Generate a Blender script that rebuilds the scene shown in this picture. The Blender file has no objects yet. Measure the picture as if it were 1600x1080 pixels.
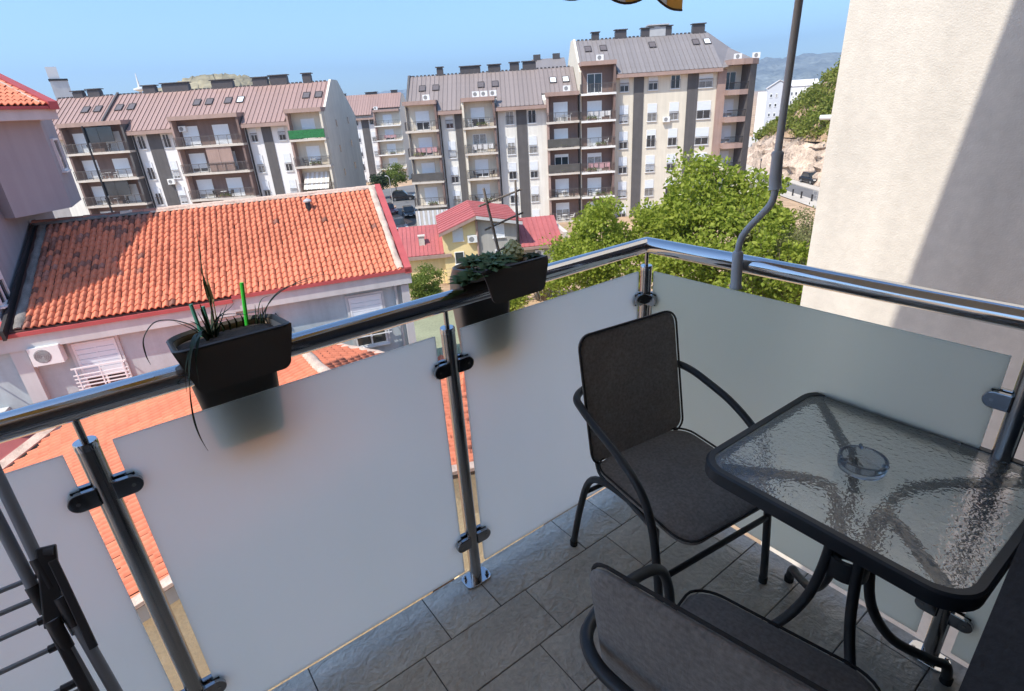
import bpy, math, random
import numpy as np
from mathutils import Matrix, Vector, Euler

S = bpy.context.scene
COL = S.collection
R = math.radians
rnd = random.Random(7)
npr = np.random.RandomState(11)
G = -13.0                      # street level, the balcony floor is z = 0

# ------------------------------------------------------------------ camera, sky, sun, exposure
cam_d = bpy.data.cameras.new("camera")
cam = bpy.data.objects.new("camera", cam_d)
COL.objects.link(cam)
S.camera = cam
CR = [(0.79664652, 0.28752187, -0.53168176), (-0.60151827, 0.29064958, -0.74410926), (-0.05941461, 0.91260835, 0.40449464)]
cam.matrix_world = Matrix([CR[0] + (0,), CR[1] + (0,), CR[2] + (1.58,), (0, 0, 0, 1)])
cam_d.sensor_width = 36.0
cam_d.lens = 851.0 / 1600.0 * 36.0
cam_d.clip_start = 0.05
cam_d.clip_end = 20000

SUN_DIR = Vector((0.69, 0.105, -1.0)).normalized()      # the way the light travels
W = bpy.data.worlds.new("World")
S.world = W
W.use_nodes = True
nt = W.node_tree
sky = nt.nodes.new("ShaderNodeTexSky")
sky.sky_type = 'NISHITA'
sky.sun_disc = False
sky.sun_elevation = math.asin(-SUN_DIR.z)
sky.sun_rotation = math.atan2(-SUN_DIR.x, -SUN_DIR.y)
sky.altitude = 300
sky.air_density = 0.8
sky.dust_density = 1.0
sky.ozone_density = 1.5
bg = nt.nodes["Background"]
bg.inputs["Strength"].default_value = 0.15
tint = nt.nodes.new("ShaderNodeVectorMath")
tint.operation = 'MULTIPLY'
tint.inputs[1].default_value = (.76, .915, .985)
nt.links.new(sky.outputs["Color"], tint.inputs[0])
nt.links.new(tint.outputs["Vector"], bg.inputs["Color"])
sun_d = bpy.data.lights.new("sun", 'SUN')
sun_d.energy = 3.1
sun_d.angle = R(0.53)
sun_d.color = (1.0, 0.94, 0.85)
sun = bpy.data.objects.new("sun", sun_d)
COL.objects.link(sun)
sun.rotation_euler = SUN_DIR.to_track_quat('-Z', 'Y').to_euler()
sun.location = (-30, -10, 60)
vs = S.view_settings
vs.view_transform = 'Standard'
vs.look = 'None'
vs.gamma = 1.0
vs.exposure = 1.0
S.cycles.max_bounces = 10
S.cycles.transparent_max_bounces = 16
S.cycles.transmission_bounces = 8
S.cycles.volume_bounces = 0
S.cycles.caustics_reflective = False
S.cycles.caustics_refractive = False

# ------------------------------------------------------------------ materials
def nodes(name):
    m = bpy.data.materials.new(name)
    m.use_nodes = True
    return m, m.node_tree.nodes, m.node_tree.links, m.node_tree.nodes["Principled BSDF"]

def mat(name, col, rough=0.7, metal=0.0, var=0.12, scale=3.0, bump=0.0, bscale=40.0, spec=0.5, streak=0.0, fine=0.0, piece=0.0, coat=0.0, dist=0.01):
    """plain surface with noise in its colour, optional per-piece variation and relief"""
    m, N, L, P = nodes(name)
    P.inputs["Roughness"].default_value = rough
    P.inputs["Metallic"].default_value = metal
    P.inputs["Specular IOR Level"].default_value = spec
    P.inputs["Coat Weight"].default_value = coat
    tc = N.new("ShaderNodeTexCoord")
    ns = N.new("ShaderNodeTexNoise")
    ns.inputs["Scale"].default_value = scale
    ns.inputs["Detail"].default_value = 6
    L.new(tc.outputs["Object"], ns.inputs["Vector"])
    mr = N.new("ShaderNodeMapRange")
    mr.inputs["From Min"].default_value = 0.3
    mr.inputs["From Max"].default_value = 0.7
    mr.inputs["To Min"].default_value = 1 - var
    mr.inputs["To Max"].default_value = 1 + var
    L.new(ns.outputs["Fac"], mr.inputs["Value"])
    fac = mr.outputs["Result"]
    def mul(a, b):
        k = N.new("ShaderNodeMath"); k.operation = 'MULTIPLY'
        L.new(a, k.inputs[0]); L.new(b, k.inputs[1]); return k.outputs[0]
    def rng(src, lo, hi, a=0.0, b=1.0):
        k = N.new("ShaderNodeMapRange")
        k.inputs["From Min"].default_value = a; k.inputs["From Max"].default_value = b
        k.inputs["To Min"].default_value = lo; k.inputs["To Max"].default_value = hi
        L.new(src, k.inputs["Value"]); return k.outputs["Result"]
    if fine:
        n2 = N.new("ShaderNodeTexNoise"); n2.inputs["Scale"].default_value = scale * 12; n2.inputs["Detail"].default_value = 3
        L.new(tc.outputs["Object"], n2.inputs["Vector"])
        fac = mul(fac, rng(n2.outputs["Fac"], 1 - fine, 1 + fine, 0.3, 0.7))
    if streak:      # rain streaks running down walls
        mp = N.new("ShaderNodeMapping"); mp.inputs["Scale"].default_value = (2.2, 2.2, 0.12)
        L.new(tc.outputs["Object"], mp.inputs["Vector"])
        n3 = N.new("ShaderNodeTexNoise"); n3.inputs["Scale"].default_value = 1.6; n3.inputs["Detail"].default_value = 5
        L.new(mp.outputs["Vector"], n3.inputs["Vector"])
        fac = mul(fac, rng(n3.outputs["Fac"], 1 - streak, 1 + streak * 0.5, 0.35, 0.65))
    if piece:
        oi = N.new("ShaderNodeObjectInfo"); ge = N.new("ShaderNodeNewGeometry")
        ad = N.new("ShaderNodeMath"); ad.operation = 'ADD'
        L.new(oi.outputs["Random"], ad.inputs[0]); L.new(ge.outputs["Random Per Island"], ad.inputs[1])
        fr = N.new("ShaderNodeMath"); fr.operation = 'FRACT'
        L.new(ad.outputs[0], fr.inputs[0])
        fac = mul(fac, rng(fr.outputs[0], 1 - piece, 1 + piece))
    mx = N.new("ShaderNodeVectorMath"); mx.operation = 'SCALE'
    mx.inputs[0].default_value = col[:3]
    L.new(fac, mx.inputs["Scale"])
    L.new(mx.outputs["Vector"], P.inputs["Base Color"])
    if bump:
        nb = N.new("ShaderNodeTexNoise"); nb.inputs["Scale"].default_value = bscale; nb.inputs["Detail"].default_value = 4
        L.new(tc.outputs["Object"], nb.inputs["Vector"])
        bp = N.new("ShaderNodeBump"); bp.inputs["Strength"].default_value = bump; bp.inputs["Distance"].default_value = dist
        L.new(nb.outputs["Fac"], bp.inputs["Height"]); L.new(bp.outputs["Normal"], P.inputs["Normal"])
    return m

def leafmat(name, c1, c2, trans=0.35):
    m, N, L, P = nodes(name)
    ge = N.new("ShaderNodeNewGeometry")
    cr = N.new("ShaderNodeMixRGB")
    cr.inputs[1].default_value = c1 + (1,); cr.inputs[2].default_value = c2 + (1,)
    L.new(ge.outputs["Random Per Island"], cr.inputs[0])
    L.new(cr.outputs[0], P.inputs["Base Color"])
    P.inputs["Roughness"].default_value = 0.55
    P.inputs["Specular IOR Level"].default_value = 0.3
    tr = N.new("ShaderNodeBsdfTranslucent")
    L.new(cr.outputs[0], tr.inputs["Color"])
    ms = N.new("ShaderNodeMixShader"); ms.inputs[0].default_value = trans
    L.new(P.outputs[0], ms.inputs[1]); L.new(tr.outputs[0], ms.inputs[2])
    L.new(ms.outputs[0], N["Material Output"].inputs["Surface"])
    return m

M = {}
M['cream'] = mat("cream_render", (.70, .635, .52), .9, var=.05, scale=.7, streak=.06)
M['pale'] = mat("pale_render", (.74, .72, .66), .9, var=.05, scale=.6, streak=.08)
M['gable'] = mat("beige_render", (.74, .69, .585), .9, var=.05, scale=.5, streak=.08)
M['trim'] = mat("pink_brown_trim", (.37, .255, .215), .8, var=.08, scale=1.0, streak=.08)
M['brown'] = mat("brown_render", (.20, .135, .115), .85, var=.08, scale=1.0, streak=.08)
M['stripe'] = mat("dark_grey_panel", (.105, .097, .095), .7, var=.1, scale=1.2, streak=.1)
M['slab'] = mat("slab_concrete", (.60, .54, .47), .85, var=.1, scale=1.5)
M['slabw'] = mat("white_slab", (.76, .74, .70), .85, var=.06, scale=1.5)
M['roofB'] = mat("taupe_roof_metal", (.25, .205, .19), .45, .0, var=.06, scale=.6, piece=.06, streak=.05, spec=.6)
M['roofA'] = mat("rosy_roof_metal", (.335, .215, .185), .45, .0, var=.06, scale=.6, piece=.06, streak=.05, spec=.6)
M['roofC'] = mat("grey_roof_metal", (.235, .21, .205), .45, .0, var=.06, scale=.6, piece=.05, streak=.05, spec=.6)
M['frame'] = mat("white_frame", (.78, .78, .78), .4, var=.02)
M['shutter'] = mat("white_roller_shutter", (.76, .79, .82), .5, var=.03)
M['dframe'] = mat("dark_metal", (.035, .033, .035), .45, .3, var=.1)
M['curtain'] = mat("curtain_behind_glass", (.34, .33, .31), .25, var=.35, scale=5, spec=.7)
M['skypane'] = mat("skylight_glass", (.15, .125, .12), .25, var=.2, scale=.5, spec=.5)
M['pane'] = mat("dark_window_glass", (.03, .04, .05), .06, var=.3, scale=.5, spec=.8)
M['bars'] = mat("railing_metal", (.16, .14, .13), .5, .4, var=.1)
M['panel'] = mat("smoked_railing_glass", (.10, .095, .09), .2, var=.15, scale=1, spec=.6)
M['green'] = mat("green_screen_cloth", (.02, .16, .05), .8, var=.3, scale=6)
M['acw'] = mat("white_plastic", (.80, .80, .78), .45, var=.03)
M['acf'] = mat("grey_fan_grille", (.30, .30, .30), .5, var=.2, scale=30)
M['chim'] = mat("dark_chimney_sheet", (.085, .075, .075), .5, .2, var=.12)
M['grey'] = mat("grey_sheet", (.45, .45, .45), .5, var=.06)
M['red'] = mat("red_roof_metal", (.42, .115, .11), .55, var=.08, scale=.8, piece=.05, streak=.06, spec=.5)
M['redtrim'] = mat("red_flashing", (.45, .09, .09), .55, var=.1, scale=2, spec=.4)
M['yellow'] = mat("yellow_render", (.85, .68, .35), .9, var=.05, scale=.5, streak=.06)
M['greyw'] = mat("grey_render", (.42, .41, .38), .9, var=.06, scale=.5, streak=.08)
M['house'] = mat("light_grey_render", (.47, .53, .55), .9, var=.05, scale=.8, streak=.08, fine=.03)
M['fascia'] = mat("fascia_render", (.56, .555, .55), .85, var=.06, scale=1.2, streak=.06)
M['mauve'] = mat("mauve_render", (.35, .34, .36), .9, var=.06, scale=.5, streak=.06)
M['annexw'] = mat("sandy_rough_render", (.78, .66, .42), .95, var=.08, scale=1.5, fine=.08, bump=.6, bscale=14, dist=.05)
M['tile'] = mat("orange_clay_tile", (.66, .215, .12), .75, var=.10, scale=.6, piece=.09, fine=.08, spec=.3)
M['tileold'] = mat("lichen_clay_tile", (.33, .15, .11), .85, var=.3, scale=1.2, piece=.3, fine=.15, spec=.2)
M['mortar'] = mat("ridge_mortar", (.56, .42, .34), .95, var=.2, scale=2.5, fine=.15, bump=.5, bscale=9, dist=.04)
M['oldmortar'] = mat("grey_lichen_mortar", (.20, .18, .165), .95, var=.35, scale=2.5, fine=.2, bump=.5, bscale=9, dist=.04)
M['under'] = mat("dark_roof_underlay", (.10, .045, .035), .9)
M['asphalt'] = mat("asphalt", (.155, .15, .15), .9, var=.12, scale=.25, fine=.08)
M['pavement'] = mat("pale_pavement", (.52, .47, .41), .9, var=.1, scale=.4, fine=.08)
M['paving'] = mat("terracotta_paving", (.42, .27, .19), .9, var=.12, scale=.5, fine=.1)
M['earth'] = mat("dry_earth", (.44, .30, .19), .95, var=.25, scale=.08, fine=.2)
M['court'] = mat("mossy_courtyard", (.27, .28, .18), .95, var=.15, scale=.5, fine=.12)
M['rock'] = mat("cut_rock_bank", (.56, .43, .33), .95, var=.35, scale=.25, fine=.3, bump=1.0, bscale=.8, dist=.8)
M['hill'] = mat("dry_hill", (.27, .23, .14), .95, var=.3, scale=.01, fine=.3)
M['mount'] = mat("wooded_mountain", (.20, .215, .19), .95, var=.4, scale=.003, fine=.4)
M['stone'] = mat("pale_stone", (.52, .48, .42), .9, var=.2, scale=3, fine=.1, piece=.2)
M['bark'] = mat("grey_bark", (.16, .12, .085), .9, var=.25, scale=6)
M['twig'] = mat("dry_twig", (.30, .235, .17), .9, var=.25, scale=6)
M['carblack'] = mat("black_car_paint", (.012, .012, .014), .2, var=.05, coat=.6)
M['cargrey'] = mat("grey_car_paint", (.06, .06, .065), .25, .3, var=.05, coat=.6)
M['carred'] = mat("dark_red_car_paint", (.20, .012, .015), .25, var=.05, coat=.6)
M['tyre'] = mat("tyre_rubber", (.02, .02, .02), .85)
M['rim'] = mat("wheel_rim", (.45, .45, .46), .3, .8)
M['light'] = mat("lamp_glass", (.75, .75, .72), .2)
M['whitew'] = mat("white_far_wall", (.78, .77, .75), .9, var=.03, scale=.3)
M['blueg'] = mat("bluish_grey_far_wall", (.52, .54, .58), .9, var=.03, scale=.3)
M['roofw'] = mat("light_roof_sheet", (.66, .63, .62), .6, var=.05)
# balcony
M['steel'] = mat("polished_steel", (.60, .60, .61), .10, 1.0, var=.03, scale=8)
M['steelb'] = mat("brushed_steel", (.42, .41, .40), .22, 1.0, var=.05, scale=20)
M['clamp'] = mat("dark_clamp_steel", (.33, .33, .34), .12, 1.0, var=.04, scale=20)
M['rubber'] = mat("black_rubber", (.012, .012, .012), .6)
M['black'] = mat("charcoal_tube_paint", (.032, .035, .039), .42, var=.1, scale=10, bump=.05, bscale=250, spec=.45)
M['anth'] = mat("anthracite_planter", (.095, .085, .078), .5, var=.08, scale=8, bump=.06, bscale=120)
M['soil'] = mat("potting_soil", (.06, .04, .03), .95, var=.4, scale=40, bump=.8, bscale=90)
M['linerin'] = mat("beige_planter_inside", (.46, .36, .27), .8, var=.1, scale=10)
M['rack'] = mat("grey_powder_coat", (.30, .325, .36), .4, var=.04, scale=8)
M['rackb'] = mat("black_joint_plastic", (.05, .05, .055), .4, var=.1)
M['crank'] = mat("grey_crank_tube", (.60, .61, .62), .45, var=.05, scale=8)
M['stick'] = mat("weathered_stick", (.36, .31, .27), .85, var=.2, scale=30)
M['gstick'] = mat("green_plastic_stick", (.035, .50, .04), .45, var=.05)
M['tstick'] = mat("teal_plastic_stick", (.05, .22, .17), .5, var=.05)
M['aloe'] = leafmat("dark_aloe_leaf", (.018, .032, .014), (.04, .065, .025), .1)
M['dry'] = leafmat("dry_leaf", (.25, .19, .10), (.34, .27, .15), .2)
M['rosette'] = leafmat("dark_rosette_leaf", (.07, .13, .055), (.15, .23, .10), .14)
M['bud'] = leafmat("pale_green_bud", (.76, .76, .40), (.84, .83, .52), .35)
M['wallc'] = mat("cream_stucco", (.66, .615, .54), .92, var=.04, scale=1.2, fine=.05, bump=.6, bscale=95, dist=.005, streak=.07)
M['jamb'] = mat("anthracite_render", (.045, .046, .052), .85, var=.1, scale=8, fine=.15, bump=.4, bscale=160, dist=.004)
M['indoor'] = mat("room_paint", (.72, .69, .65), .9, var=.03)
M['grout'] = mat("dark_grout", (.12, .11, .10), .95, var=.2, scale=20)
M['awn'] = leafmat("orange_awning_stripe", (.80, .55, .20), (.82, .57, .22), .62)
M['awng'] = leafmat("grey_awning_stripe", (.82, .80, .74), (.84, .82, .76), .62)
M['awnb'] = mat("brown_awning_hem", (.08, .05, .03), .85, var=.12, scale=20)
M['cloth'] = mat("white_laundry", (.75, .74, .74), .9, var=.05)
M['pink'] = mat("pink_laundry", (.62, .36, .38), .9, var=.1, scale=4)

def stone_tile():
    m = mat("grey_stone_tile", (.60, .54, .46), .32, var=.16, scale=5, fine=.10, piece=.07, spec=.45)
    N, L = m.node_tree.nodes, m.node_tree.links
    P = N["Principled BSDF"]
    ge = N.new("ShaderNodeNewGeometry")
    a = N.new("ShaderNodeTexNoise"); a.inputs["Scale"].default_value = 16; a.inputs["Detail"].default_value = 8; a.inputs["Distortion"].default_value = 1.2
    b = N.new("ShaderNodeTexNoise"); b.inputs["Scale"].default_value = 90; b.inputs["Detail"].default_value = 4
    L.new(ge.outputs["Position"], a.inputs["Vector"]); L.new(ge.outputs["Position"], b.inputs["Vector"])
    ad = N.new("ShaderNodeMath"); ad.operation = 'MULTIPLY_ADD'; ad.inputs[1].default_value = .3
    L.new(b.outputs["Fac"], ad.inputs[0]); L.new(a.outputs["Fac"], ad.inputs[2])
    bp = N.new("ShaderNodeBump"); bp.inputs["Strength"].default_value = .9; bp.inputs["Distance"].default_value = .013
    L.new(ad.outputs[0], bp.inputs["Height"]); L.new(bp.outputs["Normal"], P.inputs["Normal"])
    return m
M['floor'] = stone_tile()

def fabric():
    m = mat("taupe_woven_fabric", (.27, .235, .205), .95, var=.10, scale=9, fine=.22, spec=.15)
    N, L = m.node_tree.nodes, m.node_tree.links
    P = N["Principled BSDF"]
    P.inputs["Sheen Weight"].default_value = .25
    P.inputs["Sheen Roughness"].default_value = .6
    tc = N["Texture Coordinate"]
    h = []
    for ax in ((420, 60, 60), (60, 420, 420)):
        mp = N.new("ShaderNodeMapping"); mp.inputs["Scale"].default_value = ax
        L.new(tc.outputs["Object"], mp.inputs["Vector"])
        n = N.new("ShaderNodeTexNoise"); n.inputs["Scale"].default_value = 1; n.inputs["Detail"].default_value = 2
        L.new(mp.outputs["Vector"], n.inputs["Vector"]); h.append(n.outputs["Fac"])
    ad = N.new("ShaderNodeMath"); ad.operation = 'ADD'
    L.new(h[0], ad.inputs[0]); L.new(h[1], ad.inputs[1])
    bp = N.new("ShaderNodeBump"); bp.inputs["Strength"].default_value = .5; bp.inputs["Distance"].default_value = .002
    L.new(ad.outputs[0], bp.inputs["Height"]); L.new(bp.outputs["Normal"], P.inputs["Normal"])
    return m
M['fabric'] = fabric()
M['fabdark'] = mat('dark_piping_fabric', (.055, .05, .047), .95, var=.1, scale=60, spec=.1)

def frosted():
    m, N, L, P = nodes("frosted_glass")
    tc = N.new("ShaderNodeTexCoord")
    mp = N.new("ShaderNodeMapping"); mp.inputs["Scale"].default_value = (3.0, 3.0, .55)
    ns = N.new("ShaderNodeTexNoise"); ns.inputs["Scale"].default_value = 2.2; ns.inputs["Detail"].default_value = 7; ns.inputs["Roughness"].default_value = .65
    L.new(tc.outputs["Object"], mp.inputs["Vector"]); L.new(mp.outputs["Vector"], ns.inputs["Vector"])
    cr = N.new("ShaderNodeMixRGB"); cr.inputs[1].default_value = (.88, .97, .96, 1); cr.inputs[2].default_value = (.94, 1.0, .995, 1)
    L.new(ns.outputs["Fac"], cr.inputs[0])
    P.inputs["Base Color"].default_value = (.80, .90, .88, 1)
    P.inputs["Roughness"].default_value = .5
    tl = N.new("ShaderNodeBsdfTranslucent"); L.new(cr.outputs[0], tl.inputs["Color"])
    rf = N.new("ShaderNodeBsdfRefraction"); L.new(cr.outputs[0], rf.inputs["Color"])
    rf.inputs["IOR"].default_value = 1.05; rf.inputs["Roughness"].default_value = 1.0
    m1 = N.new("ShaderNodeMixShader"); m1.inputs[0].default_value = .30
    L.new(tl.outputs[0], m1.inputs[1]); L.new(rf.outputs[0], m1.inputs[2])
    m2 = N.new("ShaderNodeMixShader"); m2.inputs[0].default_value = .10
    L.new(m1.outputs[0], m2.inputs[1]); L.new(P.outputs[0], m2.inputs[2])
    L.new(m2.outputs[0], N["Material Output"].inputs["Surface"])
    return m
M['frost'] = frosted()

def glassmat(name, col, rough, bump=0.0, scale=40., ior=1.45):
    m, N, L, P = nodes(name)
    P.inputs["Base Color"].default_value = col + (1,)
    P.inputs["Roughness"].default_value = rough
    P.inputs["Transmission Weight"].default_value = 1.0
    P.inputs["IOR"].default_value = ior
    if bump:
        tc = N.new("ShaderNodeTexCoord")
        a = N.new("ShaderNodeTexNoise"); a.inputs["Scale"].default_value = scale; a.inputs["Detail"].default_value = 1.5; a.inputs["Distortion"].default_value = .6
        L.new(tc.outputs["Object"], a.inputs["Vector"])
        bp = N.new("ShaderNodeBump"); bp.inputs["Strength"].default_value = bump; bp.inputs["Distance"].default_value = .012
        L.new(a.outputs["Fac"], bp.inputs["Height"]); L.new(bp.outputs["Normal"], P.inputs["Normal"])
        # clear glass lets light straight through where it is only lit, not seen
    return m
M['tglass'] = glassmat("water_textured_glass", (.99, 1.0, 1.0), .02, .15, 70., 1.55)
def satin(m, fac, col):
    N, L = m.node_tree.nodes, m.node_tree.links
    P = N["Principled BSDF"]; out = N["Material Output"]
    tl = N.new("ShaderNodeBsdfTranslucent"); tl.inputs["Color"].default_value = col
    df = N.new("ShaderNodeBsdfDiffuse"); df.inputs["Color"].default_value = col
    a = N.new("ShaderNodeMixShader"); a.inputs[0].default_value = .45
    L.new(tl.outputs[0], a.inputs[1]); L.new(df.outputs[0], a.inputs[2])
    b = N.new("ShaderNodeMixShader"); b.inputs[0].default_value = fac
    L.new(P.outputs[0], b.inputs[1]); L.new(a.outputs[0], b.inputs[2]); L.new(b.outputs[0], out.inputs["Surface"])
satin(M['tglass'], .15, (.90, .96, .945, 1))
M['clear'] = glassmat("clear_glass", (.93, .95, .97), .03)
satin(M['clear'], .16, (.75, .80, .84, 1))

# ------------------------------------------------------------------ geometry helpers
class MB:
    def __init__(s):
        s.v = []; s.f = []
    def add(s, vs_, fs):
        n = len(s.v)
        s.v += [tuple(p) for p in vs_]
        s.f += [tuple(i + n for i in f) for f in fs]
        return s
    def box(s, x0, x1, y0, y1, z0, z1):
        return s.add([(x0, y0, z0), (x1, y0, z0), (x1, y1, z0), (x0, y1, z0), (x0, y0, z1), (x1, y0, z1), (x1, y1, z1), (x0, y1, z1)],
                     [(0, 3, 2, 1), (4, 5, 6, 7), (0, 1, 5, 4), (1, 2, 6, 5), (2, 3, 7, 6), (3, 0, 4, 7)])
    def ring_box(s, x0, x1, z0, z1, y0, y1, t):
        s.box(x0, x1, y0, y1, z1 - t, z1); s.box(x0, x1, y0, y1, z0, z0 + t)
        s.box(x0, x0 + t, y0, y1, z0 + t, z1 - t); s.box(x1 - t, x1, y0, y1, z0 + t, z1 - t)
        return s
    def prism(s, poly, z0, z1):
        n = len(poly)
        return s.add([(x, y, z0) for x, y in poly] + [(x, y, z1) for x, y in poly],
                     [tuple(range(n - 1, -1, -1)), tuple(range(n, 2 * n))] + [(i, (i + 1) % n, n + (i + 1) % n, n + i) for i in range(n)])
    def extrude(s, poly3, d):
        n = len(poly3); d = Vector(d)
        a = [Vector(p) for p in poly3]
        return s.add(a + [p + d for p in a], [tuple(range(n - 1, -1, -1)), tuple(range(n, 2 * n))] + [(i, (i + 1) % n, n + (i + 1) % n, n + i) for i in range(n)])
    def beam(s, p, q, w, h, up=(0, 0, 1)):
        p = Vector(p); q = Vector(q); d = (q - p).normalized(); u = Vector(up)
        if abs(d.dot(u)) > .98: u = Vector((0, 1, 0))
        a = d.cross(u).normalized() * w / 2; b = a.cross(d).normalized() * h / 2
        vs_ = [p - a - b, p + a - b, p + a + b, p - a + b, q - a - b, q + a - b, q + a + b, q - a + b]
        return s.add(vs_, [(0, 3, 2, 1), (4, 5, 6, 7), (0, 1, 5, 4), (1, 2, 6, 5), (2, 3, 7, 6), (3, 0, 4, 7)])
    def tube(s, pts, r, n=8, closed=False):
        pts = [Vector(p) for p in pts]; m = len(pts)
        rs = r if isinstance(r, (list, tuple)) else [r] * m
        rows = []; prev = None
        for i, p in enumerate(pts):
            a = pts[(i - 1) % m] if (closed or i > 0) else p
            b = pts[(i + 1) % m] if (closed or i < m - 1) else p
            t = (b - a).normalized()
            if prev is None:
                u = Vector((0, 0, 1)) if abs(t.z) < .9 else Vector((1, 0, 0))
                x = t.cross(u).normalized()
            else:
                x = (prev - t * prev.dot(t)).normalized()
            prev = x; y = t.cross(x)
            rows.append([p + (x * math.cos(k * 2 * math.pi / n) + y * math.sin(k * 2 * math.pi / n)) * rs[i] for k in range(n)])
        vs_ = [q for row in rows for q in row]; fs = []
        for i in range(m if closed else m - 1):
            j = (i + 1) % m
            for k in range(n):
                l = (k + 1) % n
                fs.append((i * n + k, i * n + l, j * n + l, j * n + k))
        if not closed:
            fs.append(tuple(range(n - 1, -1, -1))); fs.append(tuple((m - 1) * n + k for k in range(n)))
        return s.add(vs_, fs)
    def lathe(s, prof, n=16, c=(0, 0, 0)):
        vs_ = []; fs = []
        for r, z in prof:
            for k in range(n):
                a = k * 2 * math.pi / n
                vs_.append((c[0] + r * math.cos(a), c[1] + r * math.sin(a), c[2] + z))
        for i in range(len(prof) - 1):
            for k in range(n):
                l = (k + 1) % n
                fs.append((i * n + k, i * n + l, (i + 1) * n + l, (i + 1) * n + k))
        fs.append(tuple(range(n - 1, -1, -1))); fs.append(tuple((len(prof) - 1) * n + k for k in range(n)))
        return s.add(vs_, fs)
    def xf(s, M4):
        s.v = [tuple(M4 @ Vector(p)) for p in s.v]; return s
    def mesh(s, name, material, smooth=False):
        me = bpy.data.meshes.new(name)
        me.from_pydata(s.v, [], s.f)
        if smooth:
            me.polygons.foreach_set("use_smooth", [True] * len(me.polygons))
            try: me.set_sharp_from_angle(angle=R(40))
            except Exception: pass
        if material: me.materials.append(material)
        me.update()
        return me

def fast_mesh(name, verts, faces4, material, smooth=False):
    """verts (n,3) array, faces (m,k) array"""
    verts = np.asarray(verts, np.float32); faces4 = np.asarray(faces4, np.int32)
    me = bpy.data.meshes.new(name)
    me.vertices.add(len(verts)); me.vertices.foreach_set("co", verts.ravel())
    k = faces4.shape[1]
    me.loops.add(faces4.size); me.loops.foreach_set("vertex_index", faces4.ravel())
    me.polygons.add(len(faces4))
    me.polygons.foreach_set("loop_start", np.arange(0, faces4.size, k, dtype=np.int32))
    me.polygons.foreach_set("loop_total", np.full(len(faces4), k, np.int32))
    me.polygons.foreach_set("use_smooth", np.full(len(faces4), smooth))
    me.update(calc_edges=True)
    me.materials.append(material)
    return me

def link(name, data, parent=None, loc=None, rot=None):
    o = bpy.data.objects.new(name, data)
    COL.objects.link(o)
    if parent: o.parent = parent
    if loc is not None: o.location = loc
    if rot is not None: o.rotation_euler = rot
    return o

def tag(o, label=None, cat=None, group=None, kind=None):
    if label: o['label'] = label
    if cat: o['category'] = cat
    if group: o['group'] = group
    if kind: o['kind'] = kind
    return o

def thing(name, label, cat, loc=(0, 0, 0), rotz=0.0, group=None):
    o = link(name, None, None, loc, (0, 0, rotz))
    o.empty_display_size = .2
    return tag(o, label, cat, group)

def part(name, mb, m, parent, smooth=False, label=None, bevel=0.0, loc=None, rot=None):
    o = link(name, mb.mesh(name, M[m] if isinstance(m, str) else m, smooth), parent, loc, rot)
    if label: o['label'] = label
    if bevel:
        b = o.modifiers.new("bevel", 'BEVEL'); b.width = bevel; b.segments = 2; b.limit_method = 'ANGLE'
    return o

def solid(name, mb, m, label=None, cat=None, group=None, kind=None, smooth=False, bevel=0.0, loc=None, rot=None):
    return tag(part(name, mb, m, None, smooth, None, bevel, loc, rot), label, cat, group, kind)

def copy_tree(o, parent=None):
    c = o.copy(); COL.objects.link(c)
    if parent: c.parent = parent
    for ch in list(o.children):
        copy_tree(ch, c)
    return c

def frame_pt(O, deg, u, v, z=0.0):
    a = R(deg)
    return Vector((O[0] + u * math.cos(a) - v * math.sin(a), O[1] + u * math.sin(a) + v * math.cos(a), z))

def spline(pts, n=6):
    """smooth curve through points"""
    P = [Vector(p) for p in pts]; out = []
    for i in range(len(P) - 1):
        p0 = P[max(i - 1, 0)]; p1 = P[i]; p2 = P[i + 1]; p3 = P[min(i + 2, len(P) - 1)]
        for k in range(n):
            t = k / n
            out.append(.5 * ((2 * p1) + (p2 - p0) * t + (2 * p0 - 5 * p1 + 4 * p2 - p3) * t * t + (3 * p1 - p0 - 3 * p2 + p3) * t ** 3))
    out.append(P[-1])
    return out

CAMP = Vector((0, 0, 1.58))
def seen_over_rail(p):
    """is a far point in view above the frosted glass or through the gaps beside the posts"""
    p = Vector(p); d = p - CAMP
    fwd = d.dot(Vector((.53168176, .74410926, -.40449464)))
    if fwd <= 0: return False
    x = 800 + 851 * d.dot(Vector((.79664652, -.60151827, -.05941461))) / fwd
    y = 540 + 851 * d.dot(Vector((-.28752187, -.29064958, -.91260835))) / fwd
    if not (-10 < x < 1610 and -10 < y < 1090): return False
    t = 1.318 / d.y if d.y > 0.01 else 99
    h = CAMP + d * t
    return h.z > .99 or -.21 < h.x < -.115 or .66 < h.x < .76
def pix(p):
    d = Vector(p) - CAMP
    fwd = d.dot(Vector((.53168176, .74410926, -.40449464)))
    return (800 + 851 * d.dot(Vector((.79664652, -.60151827, -.05941461))) / fwd, 540 + 851 * d.dot(Vector((-.28752187, -.29064958, -.91260835))) / fwd)

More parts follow.
